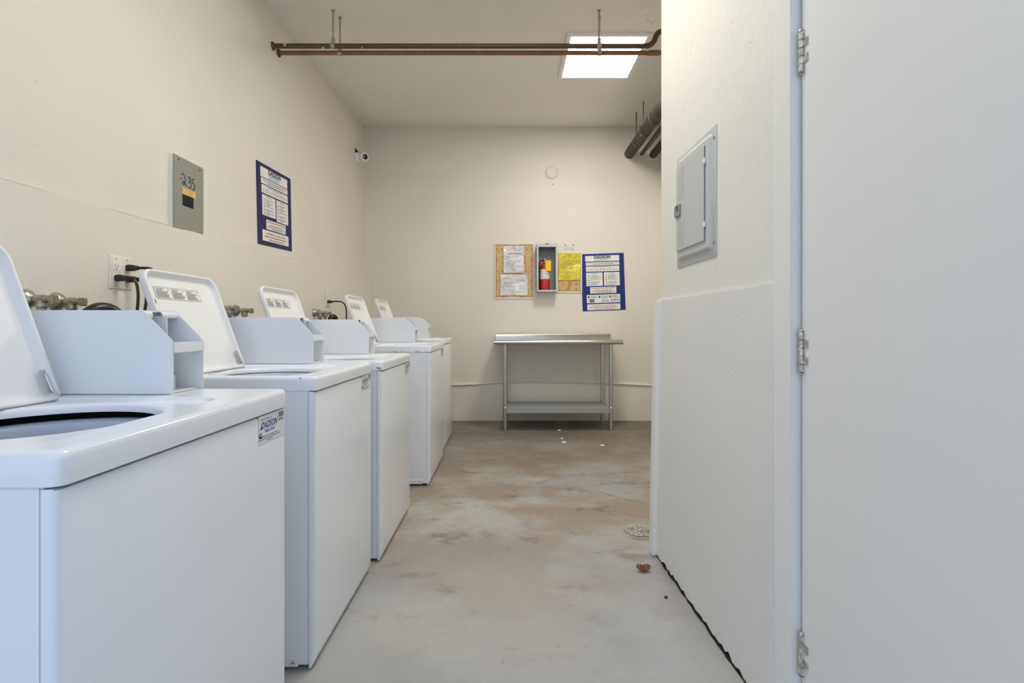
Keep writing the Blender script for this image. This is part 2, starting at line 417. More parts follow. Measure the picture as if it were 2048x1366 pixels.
f = MB(); rk = random.Random(31)
cp = [px(x, y, 1075 / (y - VY)) for x, y in ((1196, 984), (1215, 990), (1240, 997), (1262, 1001), (1285, 1006), (1312, 1012), (1345, 1020))]
f.loops([[(p.x, p.y - rk.uniform(.004, .012), .0006), (p.x + .01, p.y + rk.uniform(.004, .014), .0006)] for p in cp for _ in (0,)], closed=False)
f.build('floor_crack', 'stain', FLOOR, smooth=False)
# ------------------------------------------------------------------ washing machines
def washer(loc, W, H, label, sticker=True, lid_y=.455, lid_x=-.470, tub_drop=.0):
    D = .66; LT = .0435
    t = thing('washing_machine', loc, label, 'washing machine', 'top-loading washing machines in a row')
    zt = H - LT
    cab = MB(); cab.box(-D, -.0205, .003, W - .003, .014, zt + .002, skip=('t',))
    cab.build('cabinet', 'white', t, bevel=.003)
    for (fx, fy) in ((-.06, .05), (-.06, W - .05), (-D + .06, .05), (-D + .06, W - .05)):
        ft = MB(); ft.lathe([(.014, .016), (.016, .008), (.022, .006), (.022, 0)], (fx, fy, 0), n=14); ft.build('foot', 'black', t)
    # front panel: wraps round both front corners, foot curved under
    zp = zt - .003
    sec = [(-.0195, .006), (-.013, .008), (-.0065, .018), (-.002, .031), (0, .046), (0, zp - .008), (-.0025, zp - .0025), (-.008, zp), (-.0195, zp)]
    rad = .013; rings = []
    for i in range(6):
        a = R(90 * i / 5); rings.append((rad * (1 - math.sin(a)) if i else rad, .001 + rad * (1 - math.cos(a))))
    seq = [(ins, y) for ins, y in rings] + [(ins, W - y) for ins, y in reversed(rings)]
    fp = MB(); fp.loops([[(min(x, -ins), y, z) for x, z in sec] for ins, y in seq], True, True)
    fp.build('front_panel', 'white', t, angle=40)
    # top: moulded slab with shallow lid recess and round tub hole
    tp = MB()
    x0, x1, y0, y1 = -D, .004, 0, W
    L = []
    for ins, z in ((.0, zt), (0, H - .012), (.0015, H - .006), (.005, H - .0015), (.011, H), (.015, H)):
        L.append([(x, y, z) for x, y in rrect(x0 + ins, x1 - ins, y0 + ins, y1 - ins, .018 - ins * .6, 8)])
    rx0, rx1, ry0, ry1 = -.485, -.062, .040, .488
    for ins, z in ((-.004, H), (0, H), (.003, H - .0015), (.006, H - .0065), (.009, H - .008), (.012, H - .008)):
        L.append([(x, y, z) for x, y in rrect(rx0 + ins, rx1 - ins, ry0 + ins, ry1 - ins, .055 - ins * .5, 8)])
    hc = (-.272, .270); n = len(L[0])
    for r_, z in ((.192, H - .008), (.189, H - .0082), (.183, H - .0105), (.179, H - .016), (.178, H - .025)):
        ring = []
        for i in range(n):
            q, k = divmod(i, 9); a = R(180 + 90 * q + 90 * (k + .0) / 9)
            ring.append((hc[0] + r_ * math.cos(a), hc[1] + r_ * math.sin(a), z))
        L.append(ring)
    # underside rim
    tp.loops(L)
    tp.build('top_panel', 'white', t, angle=50)
    tb = MB(); tb.loops([[(hc[0] + r_ * math.cos(2 * math.pi * k / 40), hc[1] + r_ * math.sin(2 * math.pi * k / 40), z) for k in range(40)]
                         for r_, z in ((.235, H - .060 - tub_drop), (.228, H - .033 - tub_drop), (.205, H - .0255 - tub_drop), (.186, H - .0255 - tub_drop), (.178, H - .030 - tub_drop), (.176, H - .045 - tub_drop), (.19, H - .11), (.20, H - .36), (.17, H - .38), (.02, H - .38))])
    tb.build('tub', 'tub' if tub_drop else 'white', t)
    ag = MB(); ag.lathe([(.11, H - .38), (.06, H - .35), (.038, H - .28), (.032, H - .14), (.028, H - .12), (.01, H - .115)], hc + (0,), n=20); ag.build('agitator', 'tub', t)
    ot = MB(); ot.loops([[(hc[0] + r_ * math.cos(2 * math.pi * k / 32), hc[1] + r_ * math.sin(2 * math.pi * k / 32), z) for k in range(32)] for r_, z in ((.246, H - .026), (.246, H - .4), (.01, H - .4))])
    ot.build('outer_tub', 'dark', t)
    # open lid, hinged at the rear, underside towards the aisle
    LL, ly0, ly1 = .372, .055, lid_y
    hx, hz, ta = lid_x, H - .013, R(20)
    def T(u, y, wv): return (hx - u * math.sin(ta) + wv * math.cos(ta), y, hz + u * math.cos(ta) + wv * math.sin(ta))
    ld = MB(); LO = []
    rr = (.016, .045, .045, .016)
    for ins, wv in ((.012, -.002), (.004, 0), (.0005, .005), (0, .010), (0, .019), (.0015, .0225), (.0045, .0235), (.0075, .0225), (.010, .019), (.015, .008), (.022, .005), (.03, .0045)):
        LO.append([T(u, y, wv) for u, y in rrect(ins, LL - ins, ly0 + ins, ly1 - ins, tuple(max(.004, q - ins * .6) for q in rr), 6)])
    ld.loops(LO, True, True)
    lid = ld.build('lid', 'white2', t, angle=48)
    def lidquad(mb, u0, u1, y0, y1, wv): mb.add([T(u0, y0, wv), T(u0, y1, wv), T(u1, y1, wv), T(u1, y0, wv)], [(0, 1, 2, 3)])
    lb = MB(); lidquad(lb, .274, .318, .105, .345, .0052); lb.build('warning_label', 'paper', lid, smooth=False)
    pr = MB(); rnl = random.Random(11)
    for (a, b, c, d) in ((.274, .2752, .105, .345), (.3168, .318, .105, .345), (.274, .318, .105, .1065), (.274, .318, .3435, .345)): lidquad(pr, a, b, c, d, .0056)
    for c in range(3):
        ya = .111 + c * .078
        lidquad(pr, .312, .3136, ya, ya + .05, .0056)
        lidquad(pr, .3055, .3095, ya + .004, ya + .034, .0056)
        lidquad(pr, .307, .313, ya + .062, ya + .067, .0056)
        for k in range(7):
            u = .3005 - k * .0037
            lidquad(pr, u, u + .0024, ya, ya + .070 - rnl.random() * .02, .0056)
    pr.build('label_print', 'greyprint', lid, smooth=False)['kind'] = 'stuff'
    gm = MB()
    c0 = Vector(T(.262, ly0 + .027, .006)); nn = Vector((math.cos(ta), 0, math.sin(ta))); uu = Vector((-math.sin(ta), 0, math.cos(ta)))
    rings2 = []
    for r_, hgt in ((.0085, 0), (.0085, .003), (.0055, .0045), (.004, .003)):
        rings2.append([c0 + nn * hgt + r_ * (math.cos(2 * math.pi * k / 16) * Vector((0, 1, 0)) + math.sin(2 * math.pi * k / 16) * uu) for k in range(16)])
    gm.loops(rings2, False, True); gm.build('rubber_bumper', 'greyprint', lid)
    hb = MB()
    hb.tube([T(.062, ly1 - .013, .016), T(.025, ly1 - .013, .018), T(.012, ly1 - .010, .022), T(.004, ly1 - .006, .018), T(-.006, ly1 + .002, .012)], .0032, 8)
    pts = [T(.02, ly1 - .022, .0125), T(.02, ly1 - .0105, .0125), T(.072, ly1 - .0105, .0125), T(.072, ly1 - .022, .0125)]
    pts2 = [T(.02, ly1 - .022, .0165), T(.02, ly1 - .0105, .0165), T(.072, ly1 - .0105, .0165), T(.072, ly1 - .022, .0165)]
    hb.hexa(pts + pts2)
    hb.build('hinge_arm', 'chrome', lid)
    lt_ = MB(); lt_.tube([T(.232, ly1 - .003, .018), T(.236, ly1 + .006, .022)], .0045, 8); lt_.build('lid_pin', 'pewter', lid)
    sl = MB(); sl.loops([[T(-.004 + .004 * math.cos(a), y, .010 + .004 * math.sin(a)) for a in [2 * math.pi * k / 8 for k in range(8)]] for y in (ly0 + .01, ly1 - .004)], True, True)
    sl.build('lid_seal', 'greyprint', lid)
    # coin meter case: open sheet-metal housing along the far edge of the top
    bx0, bx1 = -.650, -.205; by0, by1 = W - .119, W - .003; bh = .192; p_ = .0035
    zz0, zz1 = H + .001, H + bh
    poly = [(bx0, zz0), (bx1, zz0), (bx1, H + .118), (bx1 - .004, H + .125), (bx1 - .066, zz1 - .003), (bx1 - .073, zz1), (bx0, zz1)]
    cb = MB(); cb.prism(poly, by0, by0 + p_); case = cb.build('coin_case', 'white', t, bevel=.0012)
    s2 = MB(); s2.prism(poly, by1 - p_, by1); s2.build('case_side', 'white', case, bevel=.0012)
    s3 = MB(); s3.box(bx0, bx1 - .073, by0 + .001, by1 - .001, zz1 - p_, zz1); s3.box(bx0, bx0 + p_, by0 + .001, by1 - .001, zz0, zz1 - p_)
    s3.build('case_cover', 'white', case)
    s4 = MB()   # rolled lip under the slope and the cut edge of the cover
    s4.box(bx1 - .004, bx1 + .0015, by0 + .0005, by1 + .0005, H + .094, H + .119)
    s4.box(bx1 - .014, bx1 - .003, by0 + p_, by1 - p_, H + .1155, H + .1185)
    s4.build('case_lip', 'white', case, bevel=.0015)
    s5 = MB()
    for (ya, yb, l) in ((by0 + p_, by0 + .030, .010), (by0 + .055, by1 - p_, .017)):
        s5.loops([[(bx1 - .073 + .011 * math.sin(a) * l / .017, y, zz1 - .0115 + .011 * math.cos(a)) for a in [R(8 + 14 * k) for k in range(9)]] for y in (ya, yb)], closed=False)
        s5.loops([[(bx1 - .073 + .009 * math.sin(a) * l / .017, y, zz1 - .0115 + .009 * math.cos(a)) for a in [R(8 + 14 * k) for k in range(9)]] for y in (ya, yb)], closed=False)
    s5.build('case_edge', 'white', case)
    s6 = MB(); s6.box(bx0 + .02, bx1 - .012, by0 + p_, by1 - p_, zz0, zz0 + .003)
    s6.build('case_floor', 'white2', case)
    s7 = MB(); s7.box(bx1 - .118, bx1 - .115, by0 + p_, by1 - p_, zz0 + .003, zz1 - p_); s7.build('case_bulkhead', 'white2', case)
    s8 = MB(); s8.box(bx1 - .115, bx1 - .055, by0 + .060, by0 + .063, zz0 + .003, zz1 - .012); s8.box(bx1 - .058, bx1 - .055, by0 + .063, by1 - p_ - .02, zz0 + .003, zz0 + .035)
    s8.build('case_partition', 'white2', case)
    # bracket on the side foot
    br = MB(); br.box(-.150, -.052, -.0035, .004, .012, .041); bro = br.build('bracket', 'white', t, bevel=.002)
    sc = MB(); sc.lathe([(.0055, -.0035), (.0055, -.0055), (.003, -.0075)], (-.066, 0, .028), 'y', 12); sc.build('screw', 'chrome', bro)
    if sticker:
        st = MB(); st.add([(.0006, W - .142, .792 + H - .904), (.0006, W - .013, .792 + H - .904), (.0006, W - .013, .857 + H - .904), (.0006, W - .142, .857 + H - .904)], [(0, 1, 2, 3)])
        so = st.build('service_sticker', 'plastic_white', t, smooth=False)
        mtx = Matrix.Translation((.0009, W - .142, .792 + H - .904)) @ Matrix(((0, 0, 1, 0), (1, 0, 0, 0), (0, 1, 0, 0), (0, 0, 0, 1)))
        def tx(name, body, size, m, x, y, sx=1, **k):
            o = mesh_obj(name, text_mesh(body, size, m, **k), so); o.matrix_local = mtx @ Matrix.Translation((x, y, 0)) @ Matrix.Diagonal((sx, 1, 1, 1)); return o
        tx('lettering', 'DADSON', .021, 'blueprint', .050, .0415, .88, shear=.35, bold=.0005)
        tx('lettering', 'Washer Service', .0085, 'blueprint', .052, .0275, .9, shear=.3, bold=.0002)
        tx('lettering', '87581', .0105, 'blackprint', .110, .0415, .95)
        lg = MB()
        def q(u0, u1, v0, v1): lg.add([tuple(mtx @ Vector((u, v, 0))) for u, v in ((u0, v0), (u1, v0), (u1, v1), (u0, v1))], [(0, 1, 2, 3)])
        q(.022, .088, .0318, .0324)
        # emblem: tilted droplet over a crescent
        em = [(.006, .034), (.011, .034), (.020, .048), (.016, .048)]
        lg.add([tuple(mtx @ Vector((u, v, 0))) for u, v in em], [(0, 1, 2, 3)])
        cr = [(.009 + .008 * math.cos(a), .0215 + .0075 * math.sin(a)) for a in [R(150 + 20 * k) for k in range(11)]] + [(.010 + .0045 * math.cos(a), .0235 + .005 * math.sin(a)) for a in [R(350 - 20 * k) for k in range(11)]]
        lg.add([tuple(mtx @ Vector((u, v, 0))) for u, v in cr], [tuple(range(22))])
        q(.0075, .012, .0215, .028)
        lg.build('emblem', 'blueprint', so, smooth=False)
        bc = MB()
        def q2(u0, u1, v0, v1): bc.add([tuple(mtx @ Vector((u, v, 0))) for u, v in ((u0, v0), (u1, v0), (u1, v1), (u0, v1))], [(0, 1, 2, 3)])
        u = .097; rb = random.Random(5)
        while u < .123:
            wv = rb.choice((.0008, .0014, .002)); q2(u, u + wv, .048, .060); u += wv + rb.choice((.0008, .0012))
        rb2 = random.Random(9)
        for v, a, b, hh in ((.0555, .010, .060, .0022), (.0165, .002, .098, .0026), (.0110, .002, .105, .0026), (.0055, .040, .068, .0026)):
            u = a
            while u < b:
                wl = rb2.uniform(.004, .012); q2(u, min(u + wl, b), v - hh / 2, v + hh / 2); u += wl + .002
        bc.build('sticker_print', 'greyprint', so, smooth=False)['kind'] = 'stuff'
    return t

WA = [washer((-.56, .625, 0), .645, .904, 'nearest white washing machine, its open tub and legible blue sticker in view', lid_y=.495, lid_x=-.448, tub_drop=.016),
      washer((-.60, 1.560, 0), .635, .904, 'second white washing machine from the camera, lid raised, below the outlet with black plugs'),
      washer((-.575, 2.275, 0), .645, .904, 'third white washing machine from the camera, black scuff on its top corner'),
      washer((-.53, 3.362, 0), .690, .931, 'fourth white washing machine, chipped along its near top edge, after the wide gap'),
      washer((-.56, 4.235, 0), .640, .950, 'farthest white washing machine, last of the row by the back wall', sticker=False)]
# chips and scuffs belong to the tops they sit on
def chips(t, pts, name='chip'):
    m = MB(); rc = random.Random(len(pts))
    for x, z, s in pts:
        k = 7; ring = []
        for i in range(k):
            a = 2 * math.pi * i / k; r_ = s * rc.uniform(.5, 1.1)
            ring.append((x + 1.6 * r_ * math.cos(a), -.0006, z + .6 * r_ * math.sin(a)))
        m.add(ring, [tuple(range(k))])
    m.build(name, 'greyprint', t, smooth=False)['kind'] = 'stuff'
chips(WA[2], [(-.018, .872, .004), (-.013, .870, .005), (-.008, .869, .004), (-.024, .873, .002), (-.003, .871, .002)])
chips(WA[3], [(-.27, .890, .004), (-.245, .890, .005), (-.225, .889, .006), (-.19, .8895, .005), (-.09, .889, .008), (-.075, .889, .006), (-.03, .8885, .004)])
chips(WA[1], [(-.045, .899, .0035)])

# ------------------------------------------------------------------ stainless work table
t = thing('work_table', (.485, 5.36, 0), 'stainless steel work table with low backsplash and undershelf against the back wall', 'table')
tw, td = 1.295, .58; hx0, hx1 = -tw / 2, tw / 2
fy = -.282; byy = .300
tt = MB(); tt.box(hx0, hx1, fy + .012, byy - .006, .906, .918); tt.build('table_top', 'steel', t, bevel=.002)
ed = MB()
ed.loops([[(x, fy + .010 - .021 * math.sin(a), .8965 + .021 * math.cos(a)) for a in [R(-10 + 20 * k) for k in range(11)]] for x in (hx0, hx1)], closed=False)
ed.loops([[(x, fy + .010 - .019 * math.sin(a), .8965 + .019 * math.cos(a)) for a in [R(-10 + 20 * k) for k in range(11)]] for x in (hx0, hx1)], closed=False)
for x in (hx0, hx1):
    ed.loops([[(x, fy + .010 - .021 * math.sin(a), .8965 + .021 * math.cos(a)) for a in [R(-10 + 20 * k) for k in range(11)]], [(x, fy + .012, .8965 + .02 * math.cos(R(-10 + 20 * k))) for k in range(11)]], closed=False)
ed.build('rolled_edge', 'steel', t, angle=50)
bs = MB(); bs.prism([(byy - .006, .905), (byy, .905), (byy, .972), (byy - .008, .976), (byy - .022, .968), (byy - .021, .966), (byy - .009, .971), (byy - .006, .966)], hx0 + .003, hx1 - .012, 'x')
bs.build('backsplash', 'steel', t)
sh = MB(); sh.box(-.545, .545, -.255, .245, .221, .227); sh.box(-.545, .545, -.258, -.254, .183, .227); sh.box(-.545, .545, .243, .247, .183, .227)
sh.build('undershelf', 'shelf', t, bevel=.0015)
for x in (-.534, .534):
    for y in (-.242, .236):
        lg = MB(); lg.tube([(x, y, .045), (x, y, .906)], .0195, 18, True); lo = lg.build('leg', 'steel_leg', t)
        cl = MB(); cl.lathe([(.0205, .168), (.0235, .172), (.0235, .238), (.0205, .242)], (x, y, 0), n=18); cl.build('leg_collar', 'steel_leg', lo)
        ft = MB(); ft.lathe([(.018, .050), (.019, .046), (.0165, .018), (.0125, .016), (.0125, .0)], (x, y, 0), n=16); ft.build('leg_foot', 'steel_leg', lo)

# ------------------------------------------------------------------ ceiling lamp and pipes overhead
tilt = math.atan(.030)
def ceiling_lamp(x, y, label, dm, bugs):
    lamp = thing('ceiling_light', (x, y, zc(y)), label, 'ceiling light', 'square ceiling light panels', rot=(tilt, 0, 0))
    hw, hl = .318, .365
    for (a, b, c, d) in ((-hw, hw, -hl, -hl + .035), (-hw, hw, hl - .035, hl), (-hw, -hw + .035, -hl + .035, hl - .035), (hw - .035, hw, -hl + .035, hl - .035)):
        fr = MB(); fr.box(a, b, c, d, -.018, .001); fr.build('lamp_frame', 'lamp_white', lamp, bevel=.003)
    df = MB(); df.box(-hw + .034, hw - .034, -hl + .034, hl - .034, -.012, -.004); df.build('diffuser', dm, lamp, smooth=False)
    if bugs:
        bg = MB(); rb = random.Random(21)
        for i in range(46):
            x = min(hw - .045, max(-.15, rb.gauss(.13, .12))); y = rb.uniform(.02, hl - .06); q = rb.uniform(.002, .0048)
            bg.add([(x - q, y, -.0128), (x, y - q * .7, -.0128), (x + q, y, -.0128), (x, y + q * .7, -.0128)], [(0, 1, 2, 3)])
        o = bg.build('dead_insects', 'grime', lamp, smooth=False); o['kind'] = 'stuff'
ceiling_lamp(.742, 4.125, 'square glowing ceiling light panel behind the overhead pipes', 'diffuser', True)
ceiling_lamp(-.12, 1.95, 'unseen square ceiling light panel added over the nearest machines', 'diffuser_added', False)  # second lamp out of view, added to light the near walls

ypA, ypB, zp = 3.485, 3.572, 2.984
def arc(p0, p1, p2, n=6):
    p0, p1, p2 = Vector(p0), Vector(p1), Vector(p2)
    return [(1 - s) ** 2 * p0 + 2 * s * (1 - s) * p1 + s * s * p2 for s in [i / n for i in range(n + 1)]]
pA = thing('water_pipe', (XL, ypA, zp), 'dark painted-over copper pipe that bends upward beside the ceiling light', 'pipe', 'two copper pipes crossing under the ceiling')
m = MB(); m.tube([(.0, 0, 0), (2.56, 0, 0)], .0165, 14); m.build('tube', 'copper_dark', pA)
m = MB(); m.tube(arc((2.56, 0, 0), (2.605, 0, 0), (2.625, 0, .04)) + arc((2.635, 0, .07), (2.65, 0, .105), (2.70, 0, .105)) + [Vector((2.72, 0, .105))], .0185, 14); m.build('elbow', 'copper_dark', pA)
m = MB(); m.tube([(2.70, 0, .105), (3.42, 0, .105)], .0165, 14); m.build('tube', 'copper_dark', pA)
m = MB(); m.lathe([(.020, .0), (.030, .001), (.026, .010), (.018, .016)], (0, 0, 0), 'x', 14); m.build('wall_collar', 'copper_dark', pA)
pB = thing('water_pipe', (XL, ypB, zp), 'lighter orange-brown copper pipe running straight just behind the dark one', 'pipe', 'two copper pipes crossing under the ceiling')
m = MB(); m.tube([(0, 0, 0), (3.42, 0, 0)], .0155, 14); m.build('tube', 'copper', pB)
m = MB(); m.lathe([(.0156, 2.60), (.019, 2.603), (.019, 2.68), (.0156, 2.683)], (0, 0, 0), 'x', 14); m.build('coupling', 'copper', pB)
m = MB(); m.lathe([(.020, .0), (.030, .001), (.026, .010), (.018, .016)], (0, 0, 0), 'x', 14); m.build('wall_collar', 'copper_dark', pB)
def hanger(x, lab):
    h = thing('pipe_hanger', (x, ypA, zp), lab, 'pipe hanger', 'metal hangers of the overhead pipes')
    for dy, r_, dx in ((0, .0165, 0), (ypB - ypA, .0155, .018)):
        m = MB(); m.tube([(dx, dy, .03), (dx, dy, zc(ypA + dy) - zp)], .0065, 8); ro = m.build('rod', 'pewter', h)
        ring = MB()
        ring.loops([[(dx + xx, dy + rr_ * math.cos(a), rr_ * math.sin(a)) for a in [2 * math.pi * k / 16 for k in range(16)]] for xx, rr_ in ((-.014, r_ + .0004), (-.014, r_ + .004), (.014, r_ + .004), (.014, r_ + .0004))])
        ring.box(dx - .012, dx + .012, dy - .008, dy + .008, r_ + .002, r_ + .035)
        ring.build('clamp', 'pewter', h)
        n_ = MB(); n_.lathe([(.012, zc(ypA + dy) - zp - .008), (.012, zc(ypA + dy) - zp)], (dx, dy, 0), n=6); n_.build('rod_nut', 'pewter', ro)
hanger(-1.216, 'pipe hanger with two rods near the left wall')
hanger(.612, 'pipe hanger with two rods in front of the ceiling light')
# pipes along the far right, under the ceiling
def long_pipe(name, x, z, r_, m_, label, y0=2.45):
    p = thing(name, (x, YB, z), label, 'pipe', 'dark pipes running along the right side under the ceiling')
    q = MB(); q.tube([(0, -.001, 0), (0, 3.98 - YB, 0)] + arc((0, 3.92 - YB, 0), (0, 3.82 - YB, 0), (0, 3.82 - YB, .10)) + [Vector((0, 3.82 - YB, zc(3.82) - z - .002))], r_, 20); q.build('tube', m_, p)
    c = MB(); c.lathe([(r_ + .0005, -1.02), (r_ + .007, -1.015), (r_ + .007, -.93), (r_ + .0005, -.925)], (0, 0, 0), 'y', 20); c.build('coupling', m_, p)
    e = MB(); e.lathe([(r_ + .012, -.001), (r_ + .012, -.006), (r_ + .001, -.014)], (0, 0, 0), 'y', 20); e.build('wall_collar', 'frame', p)
long_pipe('drain_pipe', 1.335, 2.985, .056, 'black_pipe', 'thick black drain pipe, leftmost of the pipes in the far right corner')
long_pipe('copper_pipe', 1.475, 2.985, .022, 'copper_dark', 'thin brown copper pipe between two thick black pipes, far right corner')
long_pipe('waste_pipe', 1.60, 2.975, .043, 'black_pipe', 'thick black pipe to the right of the thin copper pipe, far right corner')
long_pipe('gas_pipe', 1.715, 2.99, .030, 'black_pipe', 'black pipe cut off by the white wall edge, far right corner')
for (x, y, r_, lab) in ((1.335, 5.28, .056, 'thin threaded rod holding the thick black pipe near the back wall'), (1.335, 5.0, .056, 'thin threaded rod holding the thick black pipe, nearer the camera')):
    h = thing('hanger_rod', (x - .02, y, 2.985), lab, 'pipe hanger', 'rods holding the far right pipes')
    m = MB(); m.tube([(0, 0, r_ + .004), (0, 0, zc(y) - 2.985)], .005, 8); m.build('rod', 'copper_dark', h)
    m = MB(); m.loops([[(.02 + rr_ * math.cos(a), yy, rr_ * math.sin(a)) for a in [2 * math.pi * k / 20 for k in range(20)]] for yy, rr_ in ((-.012, r_ + .0003), (-.012, r_ + .004), (.012, r_ + .004), (.012, r_ + .0003))]); m.build('clamp', 'copper_dark', h)

# ------------------------------------------------------------------ posters
def poster(matrix, W, H, panels, label, blue):
    p = thing('laundry_poster', None, label, 'poster', 'blue laundry instruction posters', matrix=matrix)
    sheet = MB(); nx = 6; rp = random.Random(int(W * 1000))
    sheet.box(-W / 2, W / 2, -H / 2, H / 2, .001, .003); sheet.build('sheet', blue, p, smooth=False)
    U = lambda u: (u - .5) * W; V = lambda v: (.5 - v) * H
    g = {'blackprint': MB(), 'redprint': MB(), 'greenprint': MB(), 'brownprint': MB(), 'greyprint': MB(), 'sky_print': MB()}
    Z = .0046
    for kind, u0, u1, v0, v1 in panels:
        b = MB(); b.box(U(u0), U(u1), V(v1), V(v0), .003, .004); b.build('panel', 'paper', p, smooth=False)
        a, c = U(u0), U(u1); ww = c - a; t0, b0 = V(v0), V(v1); hh = t0 - b0
        if kind == 'head':
            put_text('lettering', p, 'DADSON', hh * .66, 'blackprint', (a + c) / 2, t0 - hh * .29, Z, 1.05, bold=.0018)
            put_text('lettering', p, 'LAUNDRY', hh * .64, 'sky_print', (a + c) / 2 - .006, t0 - hh * .74, Z, .88, bold=.0012)
        elif kind == 'strip':
            words(g['greyprint'], a + ww * .06, c - ww * .06, t0 - hh * .36, hh * .16, Z, rp); words(g['greyprint'], a + ww * .22, c - ww * .18, t0 - hh * .68, hh * .16, Z, rp)
        elif kind == 'icons':
            words(g['greyprint'], a + ww * .2, c - ww * .25, t0 - hh * .16, hh * .09, Z, rp)
            for i in range(10):
                cx = a + ww * (.08 + i * .093); s = hh * .19; cy = t0 - hh * .6
                col_ = g['blackprint'] if i == 5 else g['greyprint']
                if i == 5: col_.add([(cx - s * .7, cy - s, Z), (cx + s * .7, cy - s, Z), (cx, cy + s, Z)], [(0, 1, 2)])
                else:
                    e = s * .22
                    for (x0, x1, y0_, y1_) in ((cx - s, cx + s, cy - s, cy - s + e), (cx - s, cx - s + e, cy - s + e, cy + s), (cx + s - e, cx + s, cy - s + e, cy + s), (cx - s + 2 * e, cx + s - 2 * e, cy - e * .5, cy + e * .5)):
                        col_.quad(x0, x1, y0_, y1_, Z)
                    if i % 3 == 1: col_.quad(cx - s + 2 * e, cx + s - 2 * e, cy + e, cy + s * .8, Z)
        elif kind in ('do', 'dont'):
            words(g['paleprint' if 0 else 'greyprint'], a + ww * .3, a + ww * .72, t0 - hh * .08, hh * .035, Z, rp)
            colr = g['greenprint'] if kind == 'do' else g['redprint']
            for i in range(5):
                cy = t0 - hh * (.25 + i * .16); s = hh * .042
                colr.quad(a + ww * .15 - s, a + ww * .15 + s, cy - s, cy + s, Z)
                words(g['greyprint'], a + ww * .27, a + ww * rp.uniform(.76, .92), cy + hh * .035, hh * .036, Z, rp)
                if i != 2: words(g['greyprint'], a + ww * .27, a + ww * rp.uniform(.5, .86), cy - hh * .035, hh * .036, Z, rp)
        elif kind == 'mid':
            words(g['brownprint'], a + ww * .05, c - ww * .05, t0 - hh * .2, hh * .11, Z, rp)
            words(g['greyprint'], a + ww * .15, c - ww * .15, t0 - hh * .52, hh * .10, Z, rp); words(g['greyprint'], a + ww * .04, c - ww * .04, t0 - hh * .72, hh * .09, Z, rp); words(g['greyprint'], a + ww * .25, c - ww * .22, t0 - hh * .88, hh * .08, Z, rp)
        elif kind == 'apps':
            for i, k in enumerate((.06, .38, .70)):
                cx = a + ww * k; s = hh * .13; cy = t0 - hh * .27
                g['blackprint'].add([(cx + s * .8 * math.cos(q * math.pi / 5), cy + s * 1.2 * math.sin(q * math.pi / 5), Z) for q in range(10)], [tuple(range(10))])
                for j in range(3): words(g['greyprint'], cx + ww * .05, cx + ww * .25, t0 - hh * (.16 + j * .11), hh * .055, Z, rp)
            g['blackprint'].quad(a + ww * .08, a + ww * .23, t0 - hh * .70, t0 - hh * .55, Z); g['blackprint'].quad(a + ww * .08, a + ww * .23, t0 - hh * .90, t0 - hh * .75, Z)
            words(g['sky_print'], a + ww * .44, a + ww * .66, t0 - hh * .58, hh * .09, Z, rp)
            words(g['greyprint'], a + ww * .44, a + ww * .66, t0 - hh * .80, hh * .10, Z, rp)
            words(g['greyprint'], a + ww * .72, a + ww * .97, t0 - hh * .64, hh * .12, Z, rp); words(g['greyprint'], a + ww * .72, a + ww * .96, t0 - hh * .80, hh * .08, Z, rp)
        elif kind == 'call':
            put_text('lettering', p, 'FOR SERVICE CALL (209) 733-8958', hh * .26, 'brownprint', (a + c) / 2, t0 - hh * .30, Z, min(1, ww * .86 / (hh * .26 * 17.5)), bold=.0004)
            words(g['brownprint'], a + ww * .07, c - ww * .07, t0 - hh * .58, hh * .11, Z, rp)
            words(g['greyprint'], a + ww * .22, c - ww * .2, t0 - hh * .84, hh * .09, Z, rp)
    for k, b in g.items():
        if b.f: b.build('print', k, p, smooth=False)['kind'] = 'stuff'
    return p
poster(on_back((1206.5 - VX) * 5.68 / F, CH + (VY - 564) * 5.68 / F, YB, R(2.0)), .482, .640,
       [('head', .10, .89, .035, .135), ('strip', .11, .89, .150, .205), ('icons', .11, .885, .220, .312), ('do', .11, .49, .33, .565), ('dont', .52, .885, .33, .565),
        ('mid', .19, .80, .585, .695), ('apps', .105, .88, .718, .862), ('call', .11, .88, .882, .985)],
       'blue laundry instruction poster on the back wall, right of the yellow notice', 'poster')
poster(on_left(3.52, 1.872, XL + .0005, R(2.6)), .51, .535,
       [('head', .10, .88, .045, .165), ('strip', .11, .885, .175, .245), ('icons', .12, .885, .258, .36), ('do', .13, .50, .378, .63), ('dont', .53, .885, .378, .66),
        ('mid', .23, .80, .675, .795), ('call', .12, .885, .81, .945)],
       'dark blue laundry instruction poster taped to the left wall', 'poster_dark')

# ------------------------------------------------------------------ electrical covers on the walls
t = thing('breaker_box', None, 'grey metal cover plate marked 235 with a tan sticker, on left wall', 'electrical box', matrix=on_left(2.5435, 1.710, XL))
m = MB(); m.box(-.1175, .1175, -.175, .175, 0, .0195); m.build('box_body', 'wall_r', t, bevel=.001)
m = MB(); m.box(-.1195, .1195, -.177, .177, .0195, .0225); m.build('cover', 'grey', t, bevel=.0008)
m = MB(); m.box(-.052, .052, -.0, .034, .0226, .0231); m.build('sticker', 'tan', t, smooth=False)
m = MB(); m.box(-.052, .034, -.056, -.0005, .0226, .0234); m.build('breaker_window', 'dark', t, smooth=False)
for x, y in ((-.082, .158), (.088, .158), (.104, -.165), (-.088, .118)):
    m = MB(); m.lathe([(.0045, .0226), (.004, .0245), (.002, .025)], (x, y, 0), n=10); m.build('screw', 'blackprint' if y > .15 else 'pewter', t)
